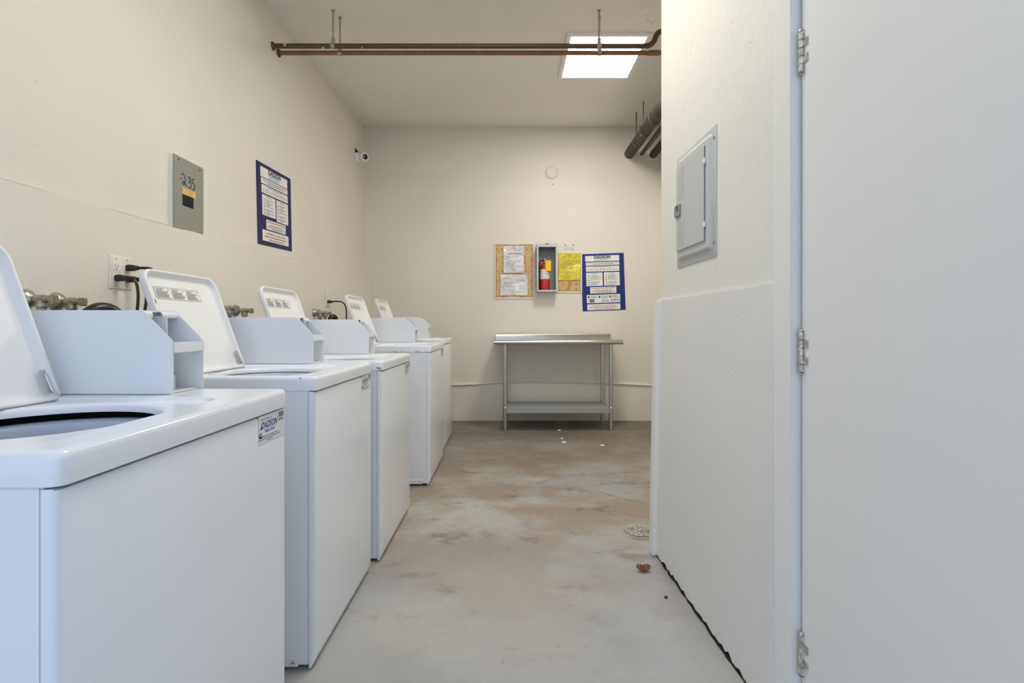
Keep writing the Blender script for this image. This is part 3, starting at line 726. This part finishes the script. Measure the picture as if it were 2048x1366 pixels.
def stroke(mb, pts, r_=.0026, z=.0236):
    P = [Vector((x, y, z)) for x, y in pts]
    L = []
    for i, p in enumerate(P):
        tg = (P[min(i + 1, len(P) - 1)] - P[max(i - 1, 0)]).normalized(); nrm = Vector((-tg.y, tg.x, 0)); L.append([p - nrm * r_, p + nrm * r_])
    mb.loops(L, closed=False)
def smooth_pts(c, n=5):
    out = []
    for i in range(len(c) - 1):
        p0 = c[max(i - 1, 0)]; p1 = c[i]; p2 = c[i + 1]; p3 = c[min(i + 2, len(c) - 1)]
        for k in range(n):
            s = k / n
            out.append(tuple(.5 * (2 * b + (c_ - a) * s + (2 * a - 5 * b + 4 * c_ - d) * s * s + (3 * b - a - 3 * c_ + d) * s ** 3) for a, b, c_, d in zip(p0, p1, p2, p3)))
    return out + [c[-1]]
m = MB()
stroke(m, smooth_pts([(-.060, .092), (-.050, .099), (-.038, .092), (-.032, .075), (-.036, .055), (-.048, .047), (-.052, .055), (-.044, .062), (-.032, .054), (-.020, .044)]))
stroke(m, smooth_pts([(-.010, .092), (.002, .097), (.010, .088), (.006, .076), (-.002, .074), (.010, .070), (.016, .056), (.008, .044), (-.006, .047)]))
stroke(m, smooth_pts([(.042, .096), (.030, .094), (.024, .093), (.022, .076), (.032, .075), (.042, .065), (.042, .050), (.032, .040), (.022, .043)]))
stroke(m, [(-.072, .070), (-.062, .069)])
m.build('handwritten_number', 'blackprint', t, smooth=False)

t = thing('fuse_cabinet', None, 'light grey breaker panel with hinged door on the right wall above the plywood', 'breaker panel',
          matrix=Matrix.Translation((xw(1.9335), 1.9335, 1.530)) @ Matrix.Rotation(R(1.66), 4, 'Z') @ Matrix(((0, 0, -1, 0), (-1, 0, 0, 0), (0, 1, 0, 0), (0, 0, 0, 1))))
pw, ph = .188, .229      # local x = towards the camera
m = MB(); L = [[(x, y, z) for x, y in rrect(-pw + i, pw - i, -ph + i, ph - i, .008)] for i, z in ((0, 0), (0, .003), (.0015, .004))]; m.loops(L, False, True)
m.build('trim_plate', 'grey_l', t)
m = MB(); m.loops([[(x, y, z) for x, y in rrect(-pw + .020 + i, pw - .034 - i, -ph + .026 + i, ph - .022 - i, .012)] for i, z in ((0, .004), (.006, .013), (.011, .0155), (.016, .016))], False, True)
m.build('raised_border', 'grey_l', t)
m = MB(); m.loops([[(x, y, z) for x, y in rrect(-.150 + i, .122 - i, -.165 + i, .175 - i, .004)] for i, z in ((0, .016), (0, .0205), (.0015, .022))], False, True)
dr = m.build('panel_door', 'grey_l', t)
for x in (-.118, -.096, -.074):
    m = MB(); m.box(x - .004, x + .004, -.15, -.05, .022, .0235); m.box(x - .004, x + .004, .04, .165, .022, .0235); m.build('rib', 'grey_l', dr, bevel=.0006)
m = MB(); m.loops([[(x, y, z) for x, y in rrect(-.152 + i, -.096 - i, -.028 + i, .020 - i, .004)] for i, z in ((0, .022), (0, .028), (.002, .030))], False, True); lt = m.build('latch', 'grey_d', dr)
m = MB(); m.box(-.128, -.112, -.006, .016, .030, .0305); m.build('latch_slot', 'lens', lt, smooth=False)
for y in (.118, -.108):
    m = MB(); m.box(.117, .133, y - .010, y + .010, .016, .0235); m.build('panel_hinge', 'paper', dr, bevel=.002)
m = MB(); m.box(.1225, .1255, -.165, .175, .0162, .0168); m.build('door_gap', 'dark', dr, smooth=False)
for x, y in ((.172, .185), (.172, -.18), (-.178, .175), (-.178, -.18)):
    m = MB(); m.lathe([(.0065, .004), (.006, .006), (.003, .007)], (x, y, 0), n=12); m.build('screw', 'pewter', t)

def outlet(y, z, w_, h_, label, sockets):
    t = thing('wall_outlet', None, label, 'outlet', 'outlets behind the machines', matrix=on_left(y, z, xlow(y)))
    m = MB(); m.loops([[(u, v, q) for u, v in rrect(-w_ / 2 + i, w_ / 2 - i, -h_ / 2 + i, h_ / 2 - i, .004)] for i, q in ((0, 0), (0, .003), (.004, .0065))], False, True)
    m.build('face_plate', 'frame', t)
    for u, v in sockets:
        m = MB(); m.loops([[(u + a, v + b, q) for a, b in rrect(-.017 + i, .017 - i, -.0145 + i, .0145 - i, .006)] for i, q in ((0, .0066), (.001, .0085))], False, True); so = m.build('socket', 'paper', t)
        m = MB(); m.box(u - .0085, u - .0065, v - .003, v + .007, .0086, .0089); m.box(u + .0065, u + .0085, v - .003, v + .007, .0086, .0089); m.lathe([(.0026, .0086), (.0026, .0089)], (u, v - .0085, 0), n=10)
        m.build('socket_slots', 'dark', so, smooth=False)
    for u in sorted({q[0] for q in sockets}):
        for v in (-h_ * .40, h_ * .40):
            m = MB(); m.lathe([(.003, .0064), (.0025, .0078)], (u, v, 0), n=10); m.build('screw', 'greyprint', t)
    return t
outlet(2.102, 1.280, .122, .138, 'white double outlet with black plugs on the left wall above the nearest machines', [(-.030, .024), (-.030, -.024), (.030, .024), (.030, -.024)])
outlet(4.372, 1.293, .118, .138, 'farther white outlet on the left wall behind the third machine', [(-.028, .024), (-.028, -.024), (.028, .024), (.028, -.024)])
def power_cord(y, z, path, label):
    x = xlow(y) + .0088
    t = thing('power_cord', (x, y, z), label, 'power cord', 'black power cords behind the machines')
    m = MB()
    m.loops([[(q, a, b) for a, b in rrect(-.014 * s, .014 * s, -.0125 * s, .0125 * s, .006 * s)] for q, s in ((.0004, .95), (.004, 1.05), (.022, 1.05), (.030, .8), (.040, .75), (.044, .55))], True, True)
    m.build('plug', 'black', t)
    pts = [(.040, 0, 0)] + [(px_ - x, py_ - y, pz_ - z) for px_, py_, pz_ in path]
    m = MB(); m.tube(smooth_pts(pts, 6), .0058, 10); m.build('cord', 'black', t)
power_cord(2.072, 1.256, [(-1.545, 2.073, 1.254), (-1.528, 2.074, 1.235), (-1.522, 2.075, 1.18), (-1.528, 2.075, 1.10), (-1.535, 2.07, 1.02), (-1.55, 2.05, .70)], 'black power cord in the lower left socket of the near outlet')
power_cord(2.132, 1.304, [(-1.540, 2.133, 1.304), (-1.515, 2.14, 1.300), (-1.495, 2.145, 1.27), (-1.490, 2.14, 1.20), (-1.505, 2.12, 1.11), (-1.52, 2.10, 1.0), (-1.54, 2.10, .70)], 'black power cord in the upper right socket of the near outlet')
power_cord(2.132, 1.256, [(-1.545, 2.133, 1.254), (-1.530, 2.13, 1.24), (-1.520, 2.12, 1.18), (-1.520, 2.105, 1.10), (-1.528, 2.09, 1.0), (-1.55, 2.08, .70)], 'black power cord in the lower right socket of the near outlet')
power_cord(4.345, 1.268, [(-1.49, 4.35, 1.272), (-1.44, 4.36, 1.262), (-1.415, 4.37, 1.22), (-1.41, 4.37, 1.12), (-1.42, 4.37, 1.0), (-1.44, 4.36, .7)], 'black power cord drooping from the far outlet behind third machine')

# ------------------------------------------------------------------ supply valves and drain hoses
def valve(y, z, label, ang=0):
    x = xlow(y)
    t = thing('supply_valve', (x, y, z), label, 'valve', 'brass supply valves along the left wall')
    m = MB(); m.lathe([(.034, 0), (.034, .002), (.031, .010), (.024, .019), (.014, .025), (.010, .027)], (0, 0, 0), 'x', 24); m.build('escutcheon', 'pewter', t)
    m = MB(); m.lathe([(.0095, .02), (.0095, .032), (.013, .034), (.0145, .040), (.0145, .066), (.012, .070), (.010, .088), (.0085, .090)], (0, 0, 0), 'x', 16); bo = m.build('valve_body', 'brass', t)
    m = MB(); m.lathe([(.015, -.006), (.015, -.012), (.018, -.014), (.018, -.026), (.014, -.030), (.011, -.045)], (.055, 0, 0), 'z', 14); m.build('outlet_nut', 'pewter', t)
    m = MB(); m.box(.084, .106, -.010, .010, -.016, .013); m.build('handle', 'brass', t, bevel=.003)
    m = MB(); m.tube([(.055, 0, -.04), (.056, 0, -.10), (.05, .01, -.3), (.05, .02, -.55)], .010, 10); m.build('supply_hose', 'black', t)
valve(1.690, 1.150, 'near brass valve partly hidden by the nearest raised lid')
valve(1.805, 1.147, 'brass valve with round flange, beside the black hose bend')
valve(2.80, 1.158, 'brass valve mostly hidden behind the second raised lid')
valve(2.950, 1.150, 'brass valve with round flange between the second and third raised lids')
valve(4.075, 1.166, 'farther brass valve left of the far outlet')
valve(4.165, 1.164, 'farthest brass valve right before the far outlet')
def hose(loc, r_, tr, label, roll):
    t = thing('drain_hose', loc, label, 'drain hose', 'black drain hoses hooked behind the machines')
    c, s = math.cos(roll), math.sin(roll)
    pts = [(-r_ * c, -r_ * s, -.42)] + [(-r_ * c * math.cos(a), -r_ * s * math.cos(a), r_ * math.sin(a)) for a in [math.pi * k / 12 for k in range(13)]] + [(r_ * c, r_ * s, -.25)]
    m = MB(); m.tube(pts, tr, 14); m.build('hose', 'black', t)
    m = MB(); m.tube([(r_ * c, r_ * s, -.16), (r_ * c, r_ * s, -.5)], tr + .008, 14); m.build('standpipe', 'pewter', t)
hose((-1.47, 1.83, 1.066), .056, .024, 'black drain hose bend behind the nearest coin box', R(65))
hose((-1.475, 4.225, 1.105), .034, .020, 'black drain hose bend below the far outlet', R(65))

# ------------------------------------------------------------------ back wall: boards, papers, extinguisher, small plates
def bx(x): return (x - VX) * YB / F
def bz(y): return CH + (VY - y) * YB / F
def board(x0, x1, y0, y1, label, bursts):
    cx, cz = (bx(x0) + bx(x1)) / 2, (bz(y0) + bz(y1)) / 2; W = bx(x1) - bx(x0); H = bz(y0) - bz(y1)
    t = thing('pin_board', None, label, 'pin board', 'patterned pin boards', matrix=on_back(cx, cz))
    m = MB(); m.box(-W / 2 + .004, W / 2 - .004, -H / 2 + .004, H / 2 - .004, .0005, .008); m.build('board_panel', 'fabric', t, smooth=False)
    fw = .021
    for (a, b, c, d) in ((-W / 2, W / 2, H / 2 - fw, H / 2), (-W / 2, W / 2, -H / 2, -H / 2 + fw), (-W / 2, -W / 2 + fw, -H / 2 + fw, H / 2 - fw), (W / 2 - fw, W / 2, -H / 2 + fw, H / 2 - fw)):
        m = MB(); m.box(a, b, c, d, .0005, .010); m.build('frame_strip', 'frame', t, bevel=.002)
    p = MB(); lim = (W / 2 - fw, H / 2 - fw)
    for u, v, r_ in bursts:
        for ring, k, w_ in ((.34, 12, .0022), (.62, 20, .0026), (.92, 28, .0028)):
            for i in range(k):
                a = 2 * math.pi * i / k; ca, sa = math.cos(a), math.sin(a); ra, rb_ = r_ * (ring - .12), r_ * (ring + .10)
                q = [(u + ra * ca - w_ * sa, v + ra * sa + w_ * ca), (u + rb_ * ca - w_ * sa, v + rb_ * sa + w_ * ca), (u + rb_ * ca + w_ * sa, v + rb_ * sa - w_ * ca), (u + ra * ca + w_ * sa, v + ra * sa - w_ * ca)]
                if all(abs(a_) < lim[0] and abs(b_) < lim[1] for a_, b_ in q): p.add([(a_, b_, .0083) for a_, b_ in q], [(0, 1, 2, 3)])
    o = p.build('burst_print', 'burst', t, smooth=False); o['kind'] = 'stuff'
    return cx, cz
bl = [(-.14, .24, .07), (.14, .24, .07), (-.19, .125, .065), (.19, .125, .065), (-.13, 0, .075), (.13, 0, .075), (-.19, -.115, .065), (.19, -.115, .065), (-.13, -.235, .07), (.13, -.235, .07), (0, .13, .07), (0, -.12, .07), (0, -.29, .06), (0, .29, .06)]
board(988, 1069, 486, 598, 'larger brown patterned pin board with two white sheets, left of the extinguisher', bl)
board(1113, 1164, 504, 586, 'smaller brown patterned pin board holding the yellow notice', [(-.075, -.135, .062), (.075, -.185, .062), (.075, -.075, .062), (-.06, -.01, .06), (-.06, .12, .06), (.08, .08, .06)])
def sheet(x0, x1, y0, y1, name, m_, label, lines, cat='paper', z=.0135, head=None, pr='paleprint'):
    cx, cz = (bx(x0) + bx(x1)) / 2, (bz(y0) + bz(y1)) / 2; W = bx(x1) - bx(x0); H = bz(y0) - bz(y1)
    t = thing(name, None, label, cat, 'sheets in clear sleeves on the boards', matrix=on_back(cx, cz))
    s = MB(); nx, ny = 8, 10; rs = random.Random(int(x0))
    g = [[(-W / 2 + W * i / nx, -H / 2 + H * j / ny, z + .002 + .0032 * math.sin(i * 1.3 + j * .5) * (1 - j / ny) + .0015 * math.cos(j * 1.1 + i)) for i in range(nx + 1)] for j in range(ny + 1)]
    s.loops(g, closed=False); s.build('sleeve', m_, t, angle=80)
    b = MB(); rp = random.Random(int(y0) + 3)
    for v, a, c in lines: words(b, -W / 2 + W * a, -W / 2 + W * c, H / 2 - H * v, .0034, z + .0075, rp)
    if b.f: b.build('print', pr, t, smooth=False)['kind'] = 'stuff'
    if head:
        b = MB(); words(b, -W / 2 + W * head[1], -W / 2 + W * head[2], H / 2 - H * head[0], .006, z + .0075, rp); b.build('heading_print', 'brownprint', t, smooth=False)['kind'] = 'stuff'
    pin = MB(); pin.lathe([(.004, z), (.004, z + .008), (.006, z + .010), (.006, z + .014)], (0, H / 2 - .008, 0), n=12); pin.build('pin', 'pewter', t)
sheet(1007, 1048, 492, 546, 'notice_sheet', 'sleeve', 'upright white notice in a clear sleeve, upper sheet on the larger board',
      [(.16, .55, .85), (.09, .76, .84), (.40, .12, .32), (.44, .12, .34), (.55, .12, .86), (.60, .12, .82), (.65, .12, .86), (.70, .12, .5), (.76, .12, .8)], head=(.29, .18, .84))
sheet(1001, 1055, 549, 591, 'notice_sheet', 'sleeve', 'wide white notice in a wrinkled sleeve, lower sheet on the larger board',
      [(.17, .12, .44), (.21, .12, .40), (.30, .55, .92), (.36, .12, .46), (.42, .12, .44), (.50, .12, .46), (.57, .12, .92), (.66, .55, .9), (.74, .12, .46)])
sheet(1117, 1160, 508, 561, 'yellow_notice', 'sleeve_y', 'yellow notice in a clear sleeve on the smaller board',
      [(.14, .18, .35), (.22, .36, .55), (.30, .22, .62), (.36, .2, .6), (.42, .2, .62), (.48, .2, .62), (.54, .2, .62), (.70, .14, .66)], pr='greyprint')

# extinguisher cabinet
cx, cz = (bx(1072) + bx(1113)) / 2, (bz(490) + bz(586)) / 2; W = (bx(1113) - bx(1072)) * .978; H = (bz(490) - bz(586)) * .978; Dp = .125
t = thing('extinguisher_cabinet', None, 'grey metal extinguisher cabinet on the back wall between the pin boards', 'cabinet', matrix=on_back(cx, cz))
m = MB(); m.box(-W / 2, W / 2, -H / 2, H / 2, 0, .004); m.box(-W / 2, -W / 2 + .004, -H / 2, H / 2, .004, Dp); m.box(W / 2 - .004, W / 2, -H / 2, H / 2, .004, Dp)
m.box(-W / 2 + .004, W / 2 - .004, H / 2 - .004, H / 2, .004, Dp); m.box(-W / 2 + .004, W / 2 - .004, -H / 2, -H / 2 + .004, .004, Dp)
m.build('cabinet_box', 'grey_d', t, bevel=.001)
m = MB()
for (a, b, c, d) in ((-W / 2, W / 2, H / 2 - .036, H / 2), (-W / 2, W / 2, -H / 2, -H / 2 + .02), (-W / 2, -W / 2 + .018, -H / 2 + .02, H / 2 - .036), (W / 2 - .018, W / 2, -H / 2 + .02, H / 2 - .036)): m.box(a, b, c, d, Dp, Dp + .006)
m.build('front_frame', 'grey_l', t, bevel=.0015)
m = MB(); m.box(-.018, .018, H / 2 - .006, H / 2 + .006, Dp - .01, Dp + .012); m.build('catch', 'brass', t, bevel=.002)
# extinguisher standing on the cabinet floor
ez = cz - H / 2 + .0042; ex = bx(1090) * .985; ey = YB - .066
t = thing('fire_extinguisher', (ex, ey, ez), 'red fire extinguisher with yellow tag standing inside the grey cabinet', 'fire extinguisher')
m = MB(); m.lathe([(.046, 0), (.053, .003), (.055, .01), (.055, .262), (.051, .285), (.040, .305), (.026, .318), (.018, .322)], n=32); m.build('cylinder', 'red', t, angle=40)
m = MB(); m.loops([[(r_ * math.cos(2 * math.pi * k / 32), r_ * math.sin(2 * math.pi * k / 32), z) for k in range(32)] for r_, z in ((.0551, .135), (.0556, .135), (.0556, .245), (.0551, .245))]); m.build('instruction_label', 'label', t, angle=40)
m = MB(); m.lathe([(.018, .320), (.020, .326), (.020, .345), (.014, .352), (.010, .365)], n=18); m.box(-.010, .010, -.014, .05 - .014, .338, .352); vo = m.build('valve_head', 'pewter', t)
m = MB(); m.prism([(.0, .352), (-.055, .348), (-.062, .335), (-.058, .333), (-.046, .342), (.0, .344)], -.009, .009); m.build('carry_handle', 'black', t)
m = MB(); m.tube([(.0, 0, .360), (.03, -.002, .372), (.062, -.004, .384)], .005, 8); m.tube([(.062, -.004, .374), (.062, -.004, .394)], .004, 8); m.build('lever', 'chrome', t)
m = MB(); m.tube(smooth_pts([(-.012, -.01, .340), (-.035, -.014, .345), (-.058, -.018, .325), (-.068, -.016, .27), (-.070, -.012, .18), (-.066, -.010, .10), (-.064, -.008, .06)], 5), .0085, 12); ho = m.build('hose', 'black', t)
m = MB(); m.lathe([(.009, .065), (.011, .05), (.013, .0), (.011, -.002)], (-.064, -.008, .025), n=14); m.build('nozzle', 'black', ho)
m = MB(); m.box(.004, .062, -.0615, -.0605, .225, .338); tg = m.build('inspection_tag', 'yellow', t, smooth=False)
m = MB(); m.tube([(.03, -.061, .335), (.022, -.03, .352), (.012, -.012, .348)], .0012, 6); m.build('tag_wire', 'pewter', tg)
m = MB(); m.quad(0, 0, 0, 0); m = MB()
m.add([(.024, -.0618, .312), (.034, -.0618, .312), (.034, -.0618, .316), (.024, -.0618, .316)], [(0, 1, 2, 3)]); m.build('tag_eyelet', 'blackprint', tg, smooth=False)
# small plates
t = thing('wall_bracket', None, 'small empty white mounting plate with two slots above the yellow notice', 'mounting plate', matrix=on_back(bx(1138.5), bz(493)))
m = MB(); m.loops([[(x, y, z * 1.0) for x, y in rrect(-.058 + i, .058 - i, -.036 + i, .036 - i, .004)] for i, z in ((0, 0), (0, .004), (.002, .005))], False, True); m.build('plate', 'wall_smooth', t)
for x in (-.045, .045):
    m = MB(); m.box(x - .004, x + .004, .010, .027, .0051, .0056); m.build('slot', 'blackprint', t, smooth=False)
t = thing('round_cover_plate', None, 'round cream cover plate with two screws high on the back wall', 'cover plate', matrix=on_back(bx(1103.5), bz(345)))
m = MB(); m.lathe([(.074, 0), (.074, .008), (.070, .013), (.064, .014), (.060, .0105), (.055, .0105), (.052, .013), (.002, .014)], n=40); m.build('disc', 'wall_smooth', t)
for x in (-.056, .056):
    m = MB(); m.lathe([(.005, .0105), (.0045, .0125), (.002, .013)], (x, 0, 0), n=10); m.build('screw', 'greyprint', t)
m = MB(); m.lathe([(.005, 0), (.005, .003), (.002, .004)], n=10)
o = m.build('wall_anchor', 'blackprint'); o.matrix_world = on_back(bx(1105.5), bz(368.5)); tag(o, 'tiny dark screw hole plug below the round cover plate', 'wall anchor')

# security camera on the left wall by the far corner
t = thing('security_camera', (XL, 5.40, 2.855), 'small white turret security camera on left wall by the far corner', 'security camera')
m = MB(); m.lathe([(.052, 0), (.054, .004), (.050, .022), (.040, .030)], (0, 0, 0), 'x', 28); m.build('mount', 'plastic_white', t)
m = MB()
ax = Vector((.75, -.66, -.10)).normalized(); c0 = Vector((.055, -.005, 0)); u_ = ax.cross(Vector((0, 0, 1))).normalized(); v_ = u_.cross(ax)
m.loops([[c0 + ax * h + r_ * (math.cos(2 * math.pi * k / 24) * u_ + math.sin(2 * math.pi * k / 24) * v_) for k in range(24)] for r_, h in ((.006, -.046), (.026, -.040), (.041, -.024), (.046, 0), (.042, .022), (.036, .034), (.030, .038), (.025, .037))], True, True)
m.build('ball', 'plastic_white', t, angle=50)
m = MB(); m.loops([[c0 + ax * h + r_ * (math.cos(2 * math.pi * k / 20) * u_ + math.sin(2 * math.pi * k / 20) * v_) for k in range(20)] for r_, h in ((.024, .037), (.022, .041), (.010, .044))], True, True); m.build('lens', 'lens', t)
m = MB(); m.prism([(-.0005, .028), (.028, .034), (-.0005, .070)], -.05, -.035, 'y'); m.build('cable_gap', 'grime', t, smooth=False)

t.scale = (1.22, 1.22, 1.22)
# ------------------------------------------------------------------ floor bits
t = thing('floor_drain', (.668, 2.625, 0), 'round painted-over floor drain grate beside the white wall end', 'drain')
m = MB(); m.lathe([(.074, .0002), (.074, .003), (.070, .004), (.064, .0025), (.001, .003)], n=36); m.build('grate', 'drain', t)
rd = random.Random(4)
for r_, k in ((.018, 5), (.036, 9), (.053, 13)):
    for i in range(k):
        a = 2 * math.pi * i / k + r_ * 20; b = a + rd.uniform(-.5, .9)
        s, w_ = .0058, .0021; c, d = math.cos(b), math.sin(b); X, Y = r_ * math.cos(a), r_ * math.sin(a)
        m = MB(); m.add([(X - s * c - w_ * d * -1, Y - s * d - w_ * c, .0034), (X + s * c + w_ * d, Y + s * d - w_ * c, .0034), (X + s * c - w_ * d, Y + s * d + w_ * c, .0034), (X - s * c - w_ * d, Y - s * d + w_ * c, .0034)], [(0, 1, 2, 3)])
        m.build('slot', 'grime', t, smooth=False)
m = MB(); m.loops([[(r_ * math.cos(2 * math.pi * k / 36), r_ * math.sin(2 * math.pi * k / 36), .0012) for k in range(36)] for r_ in (.0745, .078)]); m.build('rim_stain', 'brass', t, smooth=False)
t = thing('dry_leaf', px(1288, 1145, 1075 / 493.0) * 1, 'curled brown dead leaf in two lobes on the floor', 'leaf')
t.location.z = 0
for s, a0 in ((-1, 20), (1, -15)):
    m = MB(); L = []
    for i in range(7):
        f_ = i / 6; wv = .024 * math.sin(math.pi * (.12 + .85 * f_)); y = -.006 + .030 * f_
        L.append([(s * (.003 + .012 * f_) + wv * q * (.6 if q * s < 0 else 1), y, .0015 + .020 * f_ * (1 - f_ * .3) + .010 * q * q) for q in (-1, -.6, -.2, .2, .6, 1)])
    L2 = [[(x, y, z + .0012) for x, y, z in l] for l in L]
    m.loops(L, closed=False); m.loops(L2, closed=False); m.build('leaf_lobe', 'leaf', t, angle=80)
m = MB(); m.tube([(0, -.014, .002), (0, .0, .005), (.002, .01, .008)], .0016, 6); m.build('stem', 'leaf', t)
m = MB(); m.lathe([(.004, .0002), (.007, .002), (.006, .006), (.002, .008)], n=9); o = m.build('pebble', 'black'); p = px(1332, 1196, 1075 / 544.0); o.location = (p.x, p.y, 0); tag(o, 'small black pebble on the grey floor near the right wall', 'pebble')
rc = random.Random(13)
for i, (x, y, s, lab) in enumerate(((1118, 861, .022, 'white paint chip under the work table, largest of the flakes'), (1116, 847, .012, 'small white paint chip farthest under the work table'), (1128, 885, .028, 'long white paint chip on the floor in front of the table'), (1124, 877, .016, 'pale paint chip just in front of the table'), (1205, 891, .024, 'white paint chip in front of the right table leg'))):
    m = MB(); k = 8; a0 = rc.random() * 6
    ring = [(s * rc.uniform(.6, 1.1) * math.cos(2 * math.pi * q / k), s * .8 * rc.uniform(.5, 1.1) * math.sin(2 * math.pi * q / k)) for q in range(k)]
    m.loops([[(a, b, .0004) for a, b in ring], [(a * .9, b * .9, .004 + .003 * math.sin(q)) for q, (a, b) in enumerate(ring)]], True, True)
    o = m.build('paint_chip', 'paper'); p = px(x, y, 1075 / (y - VY)); o.location = (p.x, p.y, 0); tag(o, lab, 'paint chip', 'paint flakes on the floor by the table')
